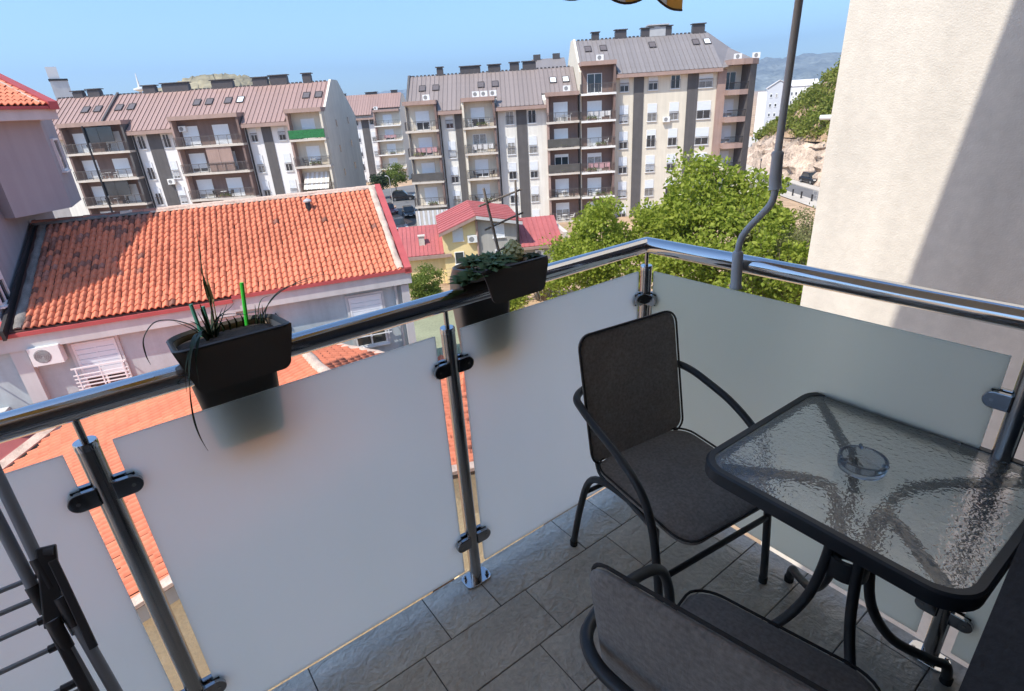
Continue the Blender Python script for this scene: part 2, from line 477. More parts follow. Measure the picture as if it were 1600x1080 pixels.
# ================================================================== LARGE STRUCTURE: ground, streets, hills
def sheet(name, poly, z, m, kind='structure'):
    mb = MB(); mb.add([(x, y, z) for x, y in poly], [tuple(range(len(poly)))])
    return solid(name, mb, m, kind=kind)
sheet("ground", [(-9000, -9000), (9000, -9000), (9000, 9000), (-9000, 9000)], G, 'earth')
def strip(name, a, b, z, m, kerb=0.0):
    mb = MB(); n = len(a)
    mb.add([(x, y, z) for x, y in a] + [(x, y, z) for x, y in b], [(i, i + 1, n + i + 1, n + i) for i in range(n - 1)])
    if kerb:
        mb.add([(x, y, z) for x, y in a] + [(x, y, z - kerb) for x, y in a], [(n + i, n + i + 1, i + 1, i) for i in range(n - 1)])
    return solid(name, mb, m, kind='structure')
def sm(pts, n=5): return [(p.x, p.y) for p in spline([(x, y, 0) for x, y in pts], n)]
rn = sm([(170, 99), (140, 80.5), (112, 66), (96.8, 55.6), (91.2, 51.0), (86.0, 45.6), (82.5, 41.4), (77.2, 34.6), (72.2, 28.2), (60, 12)])
rf = sm([(178, 106), (147, 87.5), (121, 74.3), (108.9, 65.2), (102.3, 58.9), (96.0, 52.2), (90.9, 46.0), (86.1, 39.9), (79.9, 32.3), (67, 15)])
wf = sm([(181, 110), (151, 91.5), (125.5, 78.0), (113.5, 68.8), (106.6, 62.0), (100.6, 55.4), (95.6, 49.0), (90.4, 42.5), (84.2, 34.2), (71, 17)])
rn2 = [(x - 2.6, y + .9) for x, y in rn]
strip("road", rn, rf, G + .01, 'asphalt')
strip("pavement", rf, wf, G + .13, 'pavement', .13)
strip("verge_pavement", rn2, rn, G + .12, 'pavement')
sheet("parking_street", [(26, 57), (60, 57), (70, 110), (20, 110), (22, 75)], G + .004, 'asphalt')
sheet("paved_forecourt", [(29, 68), (35.4, 72), (36.8, 80), (40.5, 88), (30, 92), (22, 82)], G + .008, 'paving')
sheet("courtyard", [(12.5, 24), (18, 22), (22.5, 33.4), (24.6, 37.5), (18, 41), (8, 44), (4, 30)], G + .012, 'court')

def ridge_terrain(name, base, crest, m, ns=10, rough=.35, seed=1, back=40):
    """a slope rising from a line of base points to a line of crest points"""
    rs = np.random.RandomState(seed)
    nb = len(base); V = []; F = []
    for j in range(ns + 2):
        for i in range(nb):
            b = Vector(base[i]); c = Vector(crest[i])
            if j <= ns:
                t = j / ns
                p = b.lerp(c, t)
                p.z = b.z + (c.z - b.z) * (t ** .85)
                k = rough * (c - b).length * .05 * (0 if j in (0,) else 1)
                p += Vector((rs.normal() * k, rs.normal() * k, rs.normal() * k * .6))
            else:
                d = (c - b); d.z = 0; d.normalize()
                p = c + d * back; p.z = b.z - 5
            V.append(p)
    for j in range(ns + 1):
        for i in range(nb - 1):
            F.append((j * nb + i, j * nb + i + 1, (j + 1) * nb + i + 1, (j + 1) * nb + i))
    mb = MB(); mb.add(V, F)
    return solid(name, mb, m, kind='structure', smooth=True)

# rocky cut beside the road and the hillside above it
bank_b = [(x + .6, y + .5, G + .1) for x, y in wf[8:45]]
def outw(i):
    a = Vector(wf[max(i - 1, 0)] + (0,)); b = Vector(wf[min(i + 1, len(wf) - 1)] + (0,))
    d = (b - a).normalized(); return Vector((-d.y, d.x, 0))
bank_t = []
hill_t = []
for k, i in enumerate(range(8, 45)):
    t = k / 36.0
    o = outw(i)
    hh = 1.2 + 4.6 * min(1, t * 4)
    p = Vector(wf[i] + (0,)) + o * (4.0 + 1.0 * math.sin(k * .9)) ; p.z = G + hh
    bank_t.append(p)
    q = Vector(wf[i] + (0,)) + o * 21; q.z = G + hh + .5 + 15.5 * min(1, t * 5) ** .7
    hill_t.append(q)
ridge_terrain("rock_bank", bank_b, bank_t, 'rock', ns=8, rough=1.2, seed=4, back=1)
ridge_terrain("hillside", [p - Vector((0, 0, .05)) for p in bank_t], hill_t, 'earth', ns=10, rough=.4, seed=5, back=60)

def far_range(name, az0, az1, D, z_of, m, seed, depth=1500, n=60, amp=.10, rough=.22):
    rs = np.random.RandomState(seed); base = []; crest = []
    ph = rs.rand(6) * 6.28
    for i in range(n + 1):
        t = i / n; a = R(az0 + (az1 - az0) * t)
        w = sum(math.sin(t * fq * 6.28 + ph[k]) / fq for k, fq in enumerate((3, 7, 13, 24)))
        h = z_of(t) * (1 + amp * w)
        base.append(Vector((math.sin(a) * D, math.cos(a) * D, G - 2)))
        crest.append(Vector((math.sin(a) * (D + depth), math.cos(a) * (D + depth), max(h, G))))
    return ridge_terrain(name, base, crest, m, ns=14, rough=rough, seed=seed, back=depth * .6)
far_range("mountain", 50, 84, 3600, lambda t: 175 + 60 * t, 'mount', 21, 1400)
far_range("mountain", 66, 95, 5200, lambda t: 60 + 400 * t, 'mount', 22, 1500)
far_range("mountain", 18, 42, 5000, lambda t: 250 * max(0, math.sin(t * 3.1416)) ** .4 - 30, 'mount', 23, 1500)
far_range("hill", 2, 22, 420, lambda t: 46 * max(0, math.sin(min(1, t * 1.05) * 3.1416)) ** .6 - 6, 'hill', 24, 160, 110, .035, .10)

# ================================================================== BUILDINGS
MESH = {}
def shared(key, fn, m, smooth=False):
    if key not in MESH:
        MESH[key] = fn().mesh(key[0], M[m], smooth)
    return MESH[key]
def put(name, me, parent, loc=(0, 0, 0), rot=None):
    return link(name, me, parent, loc, rot)
r2 = lambda x: round(x, 2)

def add_window(b, u, v, z0, w, h, shut=0.0, mull=1, guard=False, name="window"):
    """a window standing in the wall plane v (outside is -v): frame, dark pane, roller shutter let down by a fraction"""
    w = r2(w); h = r2(h)
    f = put(name, shared(("window_frame", w, h, mull), lambda: win_frame(w, h, mull), 'frame'), b, (u, v, z0))
    pm = 'curtain' if rnd.random() < .3 else 'pane'
    put("pane", shared(("pane", w, h, pm), lambda: MB().box(-w / 2 + .05, w / 2 - .05, -.012, .012, .05, h - .05), pm), f)
    if shut > 0:
        hs = r2((h - .08) * shut)
        put("roller_shutter", shared(("roller_shutter", w, hs), lambda: slats(w - .1, hs), 'shutter'), f, (0, 0, h - .05 - hs))
    if guard:
        put("guard_rail", shared(("guard_rail", w), lambda: guard_mb(w), 'bars'), f)
    return f
def win_frame(w, h, mull):
    mb = MB(); mb.ring_box(-w / 2, w / 2, 0, h, -.06, .06, .07)
    for k in range(mull):
        x = -w / 2 + w * (k + 1) / (mull + 1)
        mb.box(x - .035, x + .035, -.045, .03, .07, h - .07)
    mb.box(-w / 2 - .06, w / 2 + .06, -.12, .06, -.06, -.002)
    return mb
def slats(w, h):
    mb = MB(); n = max(2, int(h / .16))
    for k in range(n):
        mb.box(-w / 2, w / 2, -.05, -.02, k * h / n, (k + .86) * h / n)
    mb.box(-w / 2, w / 2, -.025, -.015, 0, h)
    return mb
def guard_mb(w):
    mb = MB()
    mb.box(-w / 2, w / 2, -.16, -.12, .95, 1.0); mb.box(-w / 2, w / 2, -.15, -.13, .10, .13)
    n = int(w / .12)
    for k in range(n + 1):
        x = -w / 2 + k * w / n
        mb.box(x - .012, x + .012, -.15, -.13, .13, .95)
    return mb
def rail_mb(w, d, left=True, right=True, solid_panel=False):
    """balcony railing, front along u at v = 0, returns going back to v = d"""
    mb = MB()
    def run(p, q):
        L_ = math.hypot(q[0] - p[0], q[1] - p[1])
        mb.beam((p[0], p[1], 1.02), (q[0], q[1], 1.02), .06, .05)
        mb.beam((p[0], p[1], .1), (q[0], q[1], .1), .04, .04)
        n = max(2, int(L_ / .13))
        for k in range(n + 1):
            x = p[0] + (q[0] - p[0]) * k / n; y = p[1] + (q[1] - p[1]) * k / n
            t = .028 if k % 8 == 0 else .011
            mb.box(x - t, x + t, y - t, y + t, 0.0 if k % 8 == 0 else .1, 1.0)
    run((0, 0), (w, 0))
    if left: run((0, 0), (0, d))
    if right: run((w, 0), (w, d))
    return mb
def ac_unit(b, u, v, z, fan=True):
    o = put("air_conditioner", shared(("ac_body",), lambda: MB().box(-.42, .42, -.34, 0, 0, .62), 'acw'), b, (u, v, z))
    put("fan_grille", shared(("fan_grille",), lambda: fan_mb(), 'acf'), o)
    return o
def fan_mb():
    mb = MB(); n = 14; c = (-.08, -.345, .31)
    pts = [(c[0] + .235 * math.cos(k * 2 * math.pi / n), c[1], c[2] + .235 * math.sin(k * 2 * math.pi / n)) for k in range(n)]
    mb.extrude(pts, (0, .012, 0))
    for k in range(4):
        mb.tube([(c[0] + (.05 + k * .05) * math.cos(a), c[1] - .004, c[2] + (.05 + k * .05) * math.sin(a)) for a in [j * 2 * math.pi / 12 for j in range(12)]], .007, 4, True)
    return mb

def roof_panel_mb(w, v0, z0, v1, z1):
    mb = MB(); d = Vector((0, v1 - v0, z1 - z0)); nrm = Vector((0, -(z1 - z0), v1 - v0)).normalized()
    a = Vector((0, v0, z0)); t = nrm * .04
    p = [a, a + Vector((w - .01, 0, 0)), a + Vector((w - .01, 0, 0)) + d, a + d]
    mb.extrude(p, t)
    q = [a + t, a + t + Vector((.05, 0, 0)), a + t + Vector((.05, 0, 0)) + d, a + t + d]
    mb.extrude(q, nrm * .07)
    return mb
def skylight(b, u, v, z, slope, open_=False):
    o = put("skylight", shared(("skylight",), lambda: MB().ring_box(-.42, .42, 0, 1.15, -.14, 0.0, .07), 'chim'), b, (u, v, z), (-(math.pi / 2 - slope), 0, 0))
    put("pane", shared(("skylight_pane", open_), lambda: MB().box(-.34, .34, -.11, -.07, .08, 1.07), 'shutter' if open_ else 'skypane'), o)
def chimney(b, u, v, z, w, h, cap=True):
    mb = MB(); mb.box(-w / 2, w / 2, -.35, .35, -.8, h)
    for k in range(max(1, int(w / .7))):
        x = -w / 2 + .35 + k * .7
    o = part("chimney", mb, 'chim', b, loc=(u, v, z))
    part("chimney_cap", MB().box(-w / 2 - .14, w / 2 + .14, -.5, .5, h + .10, h + .2).box(-w / 2 + .05, w / 2 - .05, -.3, .3, h, h + .1), 'chim', o)

BALC = []     # (origin, deg, u centre, width, z, phrase) for the things that stand on the balconies
def block(name, label, O, deg, L0, L1, towers, walls, roofmat, roofs, zTop=2.15, zE=.95, body='pale', rear=15.4, ridge=(6.4, 9.0), zR=5.5, pw=.56, gable_l='gable', gable_r='gable', levels=4, phrase="", floor0=-.72, pitch=3.03):
    b = thing(name, label, "apartment building", (O[0], O[1], G), R(deg))
    z = lambda q: q - G
    # walls: gabled body
    def body_sec(u):
        return [(u, 1.2, 0), (u, 1.2, z(zE + .85)), (u, ridge[0], z(zR - .12)), (u, ridge[1], z(zR - .12)), (u, rear, z(zE + .3)), (u, rear, 0)]
    mb = MB(); mb.extrude(body_sec(L0 + .25), (L1 - L0 - .5, 0, 0)); part("wall", mb, body, b)
    for u, gm in ((L0, gable_l), (L1 - .25, gable_r)):
        if gm:
            s_ = [(u, .9, 0), (u, .9, z(zE + .9)), (u, ridge[0] - .1, z(zR + .22)), (u, ridge[1] + .1, z(zR + .22)), (u, rear + .2, z(zE + .5)), (u, rear + .2, 0)]
            part("gable_wall", MB().extrude(s_, (.25, 0, 0)), gm, b)
    # standing seam roof, one panel after another
    v0, z0 = .22, zE + .36
    sl = (zR - z0) / (ridge[0] - v0)
    vs_ = 2.0
    for ra, rb, rm in roofs:
        n = max(1, int(round((rb - ra) / pw))); w = (rb - ra) / n
        for k in range(n):
            u = ra + k * w
            tw = any(t['u0'] - .25 < u + w / 2 < t['u1'] + .25 for t in towers)
            a, c = (vs_, z0 + (vs_ - v0) * sl) if tw else (v0, z0)
            put("roof_panel", shared(("roof_panel", name, rm, r2(w), tw), lambda: roof_panel_mb(w, a, z(c), ridge[0], z(zR)), rm), b, (u, 0, 0))
        part("roof_back", MB().extrude([(ra, ridge[0] + .01, z(zR) + .04), (ra, ridge[1], z(zR) + .04), (ra, rear + .3, z(zE + .3) + .04), (ra, rear + .3, z(zE + .3)), (ra, ridge[1], z(zR)), (ra, ridge[0] + .01, z(zR))], (rb - ra, 0, 0)), rm, b)
        mbn = MB()
        for k in range(int((rb - ra) / .5)):
            mbn.box(ra + k * .5, ra + k * .5 + .28, ridge[0] - .12, ridge[0] + .12, z(zR) + .05, z(zR) + .16)
        o = part("ridge_cap", mbn, 'chim', b); o['kind'] = 'stuff'
    # eaves between the towers
    spans = []; cur = L0
    for t in sorted(towers, key=lambda t: t['u0']):
        if t['u0'] - cur > .3: spans.append((cur, t['u0'] - .02))
        cur = t['u1'] + .02
    if L1 - cur > .3: spans.append((cur, L1))
    for a, c in spans:
        part("eave_beam", MB().box(a, c, .18, 1.24, z(zE - .06), z(zE + .34)), 'trim', b)
    # balcony towers
    for ti, t in enumerate(towers):
        u0, u1 = t['u0'], t['u1']; fc = t.get('face', 'trim'); bk = t.get('back', 'cream')
        zt = t.get('top', zTop)
        part("tower_header", MB().box(u0 - .05, u1 + .05, -.12, 2.3, z(zt), z(zt + .45)), fc, b)
        part("tower_wall", MB().box(u0 + .02, u1 - .02, 1.1, 1.35, 0, z(zt) - .003), bk, b)
        if t.get('cl', True): part("side_wall", MB().box(u0, u0 + .24, 0.02, 1.19, 0, z(zt) - .004), t.get('clm', fc), b)
        if t.get('cr', True): part("side_wall", MB().box(u1 - .24, u1, 0.02, 1.19, 0, z(zt) - .004), t.get('crm', 'brown'), b)
        lv = t.get('levels', levels)
        for k in range(lv):
            zs = t.get('floor0', floor0) - k * pitch
            part("balcony_slab", MB().box(u0 - .06, u1 + .06, -.14, 1.18, z(zs) - .24, z(zs)), t.get('slab', 'slab'), b)
            doors = t.get('doors', [(.5, 1.7)])
            for (fx, dw) in doors:
                u = u0 + (u1 - u0) * fx
                sh = t.get('shut', {}).get(k, rnd.choice([1, 1, .95, .8]))
                add_window(b, u, 1.1, z(zs) + .02, dw, 2.15, sh, 1, name="balcony_door")
            pm = t.get('rail', {}).get(k, 'bars')
            w = r2(u1 - u0 + .04)
            rl = put("balcony_railing", shared(("balcony_railing", w, t.get('cl', True)), lambda: rail_mb(w, 1.0, not t.get('cl', True), False), 'bars'), b, (u0 - .02, -.10, z(zs)))
            if pm != 'bars':
                q = put("screen", shared(("screen", w, pm), lambda: MB().box(.03, w - .03, -.035, -.02, .08, 1.0), pm), rl)
            BALC.append((O, deg, (u0 + u1) / 2, u1 - u0, zs, t.get('phrase', ''), k))
        if t.get('enclosed'):
            for (k, fa, fb, mm) in t['enclosed']:
                zs = t.get('floor0', floor0) - k * pitch
                a = u0 + (u1 - u0) * fa; c = u0 + (u1 - u0) * fb
                n = 2
                for q in range(n):
                    w = (c - a) / n
                    part("loggia_panel", MB().box(a + q * w + .02, a + (q + 1) * w - .02, -.02, .03, z(zs) + (1.08 if mm == 'pane' else .02), z(zs) + pitch - .28), mm, b)
    # recessed walls with windows and dark stripes
    for wl in walls:
        a, c = wl['u']
        part("facade_wall", MB().box(a, c, 1.12, 1.3, 0, z(zE) - .07), wl.get('m', body), b)
        for (s0, s1) in wl.get('stripes', []):
            part("facade_stripe", MB().box(s0, s1, 1.03, 1.2, 0, z(zE) - .071), 'stripe', b)
        for wn in wl.get('wins', []):
            uc, w = wn[0], wn[1]
            for k in range(wn[2]):
                top = k == 0
                zt = .80 - k * pitch if len(wn) < 4 else wn[3] - k * pitch
                h = 1.55 if top else 2.05
                sh = 0 if top and rnd.random() < .8 else rnd.choice([.55, .6, .62, .5, .9, .3])
                add_window(b, uc, 1.11, z(zt) - h, w, h, sh, 1, guard=True)
    return b, z, sl, v0, z0

def roof_bits(b, z, sl, v0, z0, lights, chims, zR=5.5, vL=3.6, ridge=6.6):
    a = math.atan(sl)
    for u, op in lights:
        skylight(b, u, vL, z(z0 + (vL - v0) * sl) + .06, a, op)
    for u, w, h in chims:
        chimney(b, u, ridge, z(zR), w, h)

PH = {'B': 'the middle block', 'A': 'the block behind the tiled roof', 'C': 'the tallest block'}
BO = (32.63, 65.30)
bB, z, sl, v0, z0 = block("apartment_building", "brown and cream apartment block with taupe metal roof in the middle of the row", BO, -36, .25, 21.55,
    [dict(u0=.15, u1=4.1, cl=False, crm='brown', back='cream', levels=4, phrase="middle block's left tower", doors=[(.52, 1.7)], shut={0: .6}, rail={2: 'panel'}),
     dict(u0=7.2, u1=11.2, clm='cream', crm='brown', back='cream', levels=4, phrase="middle block's centre tower", doors=[(.46, 1.7)], shut={0: .6, 1: 0.0}),
     dict(u0=17.5, u1=21.43, clm='trim', cr=False, back='brown', levels=5, phrase="middle block's right tower", doors=[(.45, 1.75)], shut={2: .15, 4: .4}, rail={1: 'panel', 2: 'panel'})],
    [dict(u=(4.1, 7.2), m='pale', stripes=[(6.12, 7.0)], wins=[(5.47, .96, 5)]),
     dict(u=(11.2, 17.5), m='pale', stripes=[(13.75, 15.05)], wins=[(12.95, 1.0, 5), (15.7, 1.0, 5)])],
    'roofB', [(.3, 21.5, 'roofB')], gable_r=None, gable_l='stripe', body='pale')
roof_bits(bB, z, sl, v0, z0, [(2.2, False), (3.9, False), (9.6, False), (11.4, False), (18.7, True), (20.3, True)],
          [(4.4, .8, .8), (8.3, 2.6, .7), (11.4, 1.6, .7), (14.0, 1.2, .8), (15.9, 1.7, .8)])
for u, vz in ((3.0, 2.62), (9.0, 2.62), (10.0, 2.62), (11.1, 2.62), (20.0, 2.62)):
    ac_unit(bB, u, .7, z(vz))
part("downpipe", MB().tube([(21.49, -.08, 0), (21.49, -.08, z(2.2))], .09, 6), 'dframe', bB)
part("downpipe", MB().tube([(4.35, 1.0, 0), (4.35, 1.0, z(.9))], .07, 6), 'dframe', bB)
part("downpipe", MB().tube([(11.42, 1.0, 0), (11.42, 1.0, z(.9))], .07, 6), 'dframe', bB)
# striped awning of the ground floor terrace under the left tower
for k in range(14):
    part("awning_strip", MB().box(.1 + k * .3, .1 + k * .3 + .26, -.55, -.5, z(-12.2), z(-10.3)), 'cloth' if k % 2 else 'slab', bB)

bC, z, sl, v0, z0 = block("apartment_building", "tallest apartment block, grey metal roof and rounded brown corner balconies", BO, -36, 21.58, 38.68,
    [dict(u0=21.72, u1=25.85, top=5.2, floor0=2.2, cl=False, clm='brown', crm='brown', back='brown', levels=6, slab='slabw', face='trim', phrase="tallest block's left tower", doors=[(.42, 1.8)], shut={0: 0.0, 3: .2, 5: .3})],
    [dict(u=(25.85, 38.4), m='cream', stripes=[(28.25, 29.47), (34.8, 36.1)],
          wins=[(27.1, 1.1, 6, 3.65), (30.6, 1.15, 6, 3.65), (33.3, 1.15, 6, 3.65), (37.0, 1.7, 6, 3.55)])],
    'roofC', [(21.6, 38.6, 'roofC')], zTop=5.2, zE=3.72, zR=8.35, ridge=(6.4, 9.0), gable_l='cream', gable_r=None, body='cream', phrase=PH['C'])
roof_bits(bC, z, sl, v0, z0, [(23.2, False), (25.1, False), (31.2, False), (36.6, False), (38.0, True)], [(24.4, .9, .7), (27.6, 1.4, .8), (30.9, 1.4, .8), (33.3, 1.4, .9), (37.4, 1.5, .9)], zR=8.35, vL=4.2)
ac_unit(bC, 24.0, .7, z(5.67)); ac_unit(bC, 32.35, 1.05, z(-1.6))
mb = MB(); mb.box(31.2, 33.2, 6.2, 7.2, z(8.3), z(9.4)); mb.box(30.9, 33.6, 6.0, 7.4, z(9.5), z(9.62)); part("plant_box", mb, 'grey', bC)
part("pilaster", MB().box(38.4, 39.4, .85, 1.6, 0, z(3.9)), 'trim', bC)
# hipped end of the roof over the rounded corner
part("roof_hip", MB().add([(38.62, .25, z(4.05)), (42.9, .6, z(4.6)), (43.2, 3.5, z(4.6)), (38.62, 6.4, z(8.38)), (43.4, 9, z(4.6)), (38.62, 9, z(8.3))],
                          [(0, 1, 2, 3), (3, 2, 4, 5), (0, 3, 5), (0, 5, 4, 2, 1)]), 'roofC', bC)
def round_slab(z0_, z1_, g=0.0):
    pts = [(39.3, -.35 - g), (40.6, -.5 - g), (41.8, -.25 - g), (42.7, .45 - g * .6), (43.1 + g, 1.6), (43.1 + g, 4.5), (39.3, 4.5)]
    return MB().prism(pts, z0_, z1_)
part("corner_roof_slab", round_slab(z(4.25), z(4.85), .35), 'trim', bC)
part("corner_wall", MB().box(38.6, 41.6, 1.9, 6, 0, z(4.24)), 'gable', bC)
part("corner_pier", MB().prism([(41.75, -.32), (42.75, .35), (43.25, 1.5), (43.25, 9), (41.8, 9), (41.6, .5)], 0, z(4.24)), 'stripe', bC)  # pier's shade is put into its colour by using the dark panel material
for k in range(5):
    zs = 1.2 - k * 3.05
    part("corner_balcony", round_slab(z(zs) - .2, z(zs) + .38), 'trim', bC)
    mb = MB(); P_ = [(39.4, -.3), (40.6, -.44), (41.75, -.2), (42.6, .45), (43.0, 1.5)]
    mb.tube([(x, y, z(zs) + 1.15) for x, y in P_], .04, 5)
    for a, c in zip(P_[:-1], P_[1:]):
        for q in range(9):
            x = a[0] + (c[0] - a[0]) * q / 9; y = a[1] + (c[1] - a[1]) * q / 9
            mb.box(x - .015, x + .015, y - .015, y + .015, z(zs) + .38, z(zs) + 1.15)
    part("corner_railing", mb, 'dframe', bC)
    add_window(bC, 40.2, 1.88, z(zs) + .4, 1.5, 2.0, 0 if k == 0 else .8, 1, name="balcony_door")
for u in (40.6, 42.8): ac_unit(bC, u, 1.2, z(4.87))

AO = (23.64, 68.01)
bA, z, sl, v0, z0 = block("apartment_building", "long apartment block with rosy metal roof rising behind the orange tiled house", AO, -36, -34.0, .05,
    [dict(u0=-4.2, u1=0.0, crm='cream', clm='trim', back='cream', levels=4, phrase="rosy roofed block's right tower", doors=[(.5, 1.6)], shut={0: 1, 1: .9, 2: .9}, rail={0: 'green'}),
     dict(u0=-17.7, u1=-9.75, clm='trim', crm='brown', back='brown', levels=4, phrase="rosy roofed block's wide tower", doors=[(.2, 1.9), (.66, 1.9)], shut={}, enclosed=[(1, .42, .8, 'trim')]),
     dict(u0=-30.6, u1=-23.2, clm='brown', crm='stripe', back='brown', levels=4, phrase="rosy roofed block's leftmost tower", doors=[(.2, 1.8), (.7, 1.9)], shut={}, enclosed=[(0, .36, .82, 'pane'), (2, .36, .8, 'pane')])],
    [dict(u=(-9.75, -4.2), m='whitew', stripes=[(-7.74, -6.6)], wins=[(-8.75, .8, 4), (-5.4, .85, 4)]),
     dict(u=(-23.2, -17.7), m='whitew', stripes=[(-21.4, -19.8)], wins=[(-22.2, .8, 4), (-19.2, .8, 4)])],
    'roofA', [(-26.4, 0, 'roofA'), (-34.0, -26.6, 'roofA')], gable_l=None, gable_r='gable', body='pale')
roof_bits(bA, z, sl, v0, z0, [(-29.5, False), (-28.0, False), (-25.4, False), (-23.9, False), (-15.9, False), (-14.4, False), (-12.1, False), (-10.6, True), (-2.6, False), (-1.1, False)],
          [(-31.4, 1.2, .6), (-29.4, 1.5, .7), (-22.5, 1.5, .7), (-19.9, 1.9, .8), (-18.3, 1.4, .8), (-13.4, 2.6, .8), (-8.7, 1.8, .8), (-6.4, 2.1, .9), (-2.9, 1.0, .9)])
part("party_parapet", MB().extrude([(-26.62, .2, z(1.2)), (-26.62, .2, z(1.62)), (-26.62, 6.4, z(5.85)), (-26.62, 6.4, z(5.4))], (.24, 0, 0)), 'chim', bA)
part("downpipe", MB().tube([(-27.7, -.14, 0), (-27.7, -.14, z(2.2))], .11, 6), 'dframe', bA)
part("downpipe", MB().tube([(-22.95, 1.0, 0), (-22.95, 1.0, z(.9))], .09, 6), 'dframe', bA)
part("downpipe", MB().tube([(-9.5, 1.0, 0), (-9.5, 1.0, z(.9))], .09, 6), 'dframe', bA)
ac_unit(bA, -16.8, 1.05, z(.9)); ac_unit(bA, -19.9, 1.0, z(-4.9))
for (v, zz) in ((5.4, .3), (11.1, .5), (5.2, -2.7), (11.0, -2.4), (5.4, -5.6), (11.0, -5.3)):
    part("slit_window", MB().box(.04, .07, v - .2, v + .2, z(zz), z(zz + .85)), 'pane', bA)
# striped awning on its third balcony
for k in range(11):
    part("awning_strip", MB().beam((-3.5 + k * .28, -.5, z(-6.4)), (-3.5 + k * .28, 1.0, z(-4.6)), .25, .03, (0, 1, 0)), 'cloth' if k % 2 else 'slab', bA)

DO = (53.77, 121.64)
bD, z, sl, v0, z0 = block("apartment_building", "farthest apartment block, seen in the gap between two nearer blocks", DO, -36, -13, 5.6,
    [dict(u0=-.1, u1=5.5, cr=False, clm='trim', back='cream', levels=5, phrase="farthest block's tower", top=1.75, floor0=-1.05, doors=[(.5, 2.0)], slab='slabw')],
    [dict(u=(-6.2, -.1), m='whitew', stripes=[(-3.2, -1.6)], wins=[(-4.4, .9, 5), (-.9, .8, 5)])],
    'roofA', [(-13, 5.6, 'roofA')], gable_l=None, gable_r='gable', body='pale', zTop=1.75, zE=.4, zR=5.1)
roof_bits(bD, z, sl, v0, z0, [(-3.2, False), (.8, False)], [(-8, 2, .7), (-1.2, 2.6, .7), (4.0, 1.4, .8)], zR=5.1)
ac_unit(bD, .6, .5, z(2.22))

# ------------------------------------------------------------------ clay tiles
def tile_mb(w, l):
    """one barrel tile lying in the xy plane: x across, y up the slope, open underside with a thick front lip"""
    mb = MB(); n = 6
    prof = [(-w / 2, .0), (-w * .30, .006)] + [(-w * .26 + w * .70 * (k / n), .006 + .34 * w * math.sin(math.pi * k / n)) for k in range(1, n)] + [(w * .47, .0)]
    lo = [(x, 0, y + .030) for x, y in prof]; hi = [(x * .97, l * 1.12, y + .002) for x, y in prof]; lip = [(x, .004, max(y - .012, -.02)) for x, y in prof]
    m = len(prof)
    mb.add(lo + hi + lip, [(i, i + 1, m + i + 1, m + i) for i in range(m - 1)] + [(2 * m + i, 2 * m + i + 1, i + 1, i) for i in range(m - 1)])
    return mb

def tile_field(parent, Mx, cols, rows, cw, rl, keep, m='tile', m2=None, limit=300, jitter=.012, old=None):
    """lay tiles on a slope. Mx maps slope coordinates (x across, y up, z out) to the parent's; keep(x, y) says where"""
    base = tile_mb(cw, rl)
    me = base.mesh("roof_tile", M[m], True)
    me2 = base.mesh("roof_tile", M[m2 or m], True)
    wm = Matrix.Translation(parent.location) @ Matrix.Rotation(parent.rotation_euler.z, 4, 'Z') @ Mx
    items = []
    for j in range(rows):
        for i in range(cols):
            x = (i + .5) * cw; y = j * rl
            if not keep(x, y + rl / 2): continue
            p = wm @ Vector((x, y, 0))
            items.append(((p - CAMP).length if seen_over_rail(p) else 1e6 + (p - CAMP).length, x, y))
    items.sort()
    rest = []
    for k, (d, x, y) in enumerate(items):
        T = Mx @ Matrix.Translation((x + rnd.uniform(-1, 1) * jitter, y + rnd.uniform(-1, 1) * jitter, rnd.uniform(0, .012))) @ Matrix.Rotation(rnd.uniform(-.02, .02), 4, 'Z')
        o_ = old(x, y) if old else False
        if k < limit and d < 1e6:
            o = link("roof_tile", me2 if o_ else me, parent)
            o.matrix_local = T
        else:
            rest.append((T, o_))
    for flag, mm, nm in ((False, m, "roof_tiles"), (True, m2 or m, "old_roof_tiles")):
        Ts = [T for T, f in rest if f == flag]
        if not Ts: continue
        bv = np.array(base.v); bf = base.f
        allv = []; allf = []
        B4 = np.c_[bv, np.ones(len(bv))]
        for q, T in enumerate(Ts):
            allv.append((B4 @ np.array(T).T)[:, :3]); allf.append(np.array(bf) + q * len(bv))
        o = link(nm, fast_mesh(nm, np.vstack(allv), np.vstack(allf), M[mm], True), parent)
        o['kind'] = 'stuff'

# ------------------------------------------------------------------ the tiled house in front
HO = (8.938, 19.003); HD = -15.6
hs = thing("tiled_house", "light grey house under the wide orange tiled roof with red flashing", "house", (HO[0], HO[1], G), R(HD))
z = lambda q: q - G
HE = -4.02; HR = -1.47; HV = 5.0
hw = MB(); hw.extrude([(-13.1, .28, 0), (-13.1, .28, z(HE) - .1), (-13.1, HV, z(HR) - .15), (-13.1, 9.6, z(HE) - .1), (-13.1, 9.6, 0)], (12.95, 0, 0))
part("wall", hw, 'house', hs)
part("side_wing", MB().box(-21, -13.101, .28, 3.0, 0, z(HE) - .64), 'house', hs)
for a, c, dz in ((-21, -6.35, -.07), (-6.35, .02, 0.05)):
    part("fascia", MB().box(a, c - .003, -.02, .5, z(HE) - .62 + dz, z(HE) - .14 + dz), 'fascia', hs)
    part("eave_flashing", MB().box(a, c, -.10, .12, z(HE) - .139 + dz, z(HE) - .01 + dz), 'redtrim', hs)
slp = math.atan2(HR - HE, HV); sll = math.hypot(HR - HE, HV)
part("roof_deck", MB().extrude([(-13.1, -.02, z(HE) - .08), (0, -.02, z(HE) - .08), (0, HV, z(HR) - .08), (-13.1, HV, z(HR) - .08)], (0, 0, .05)), 'under', hs)
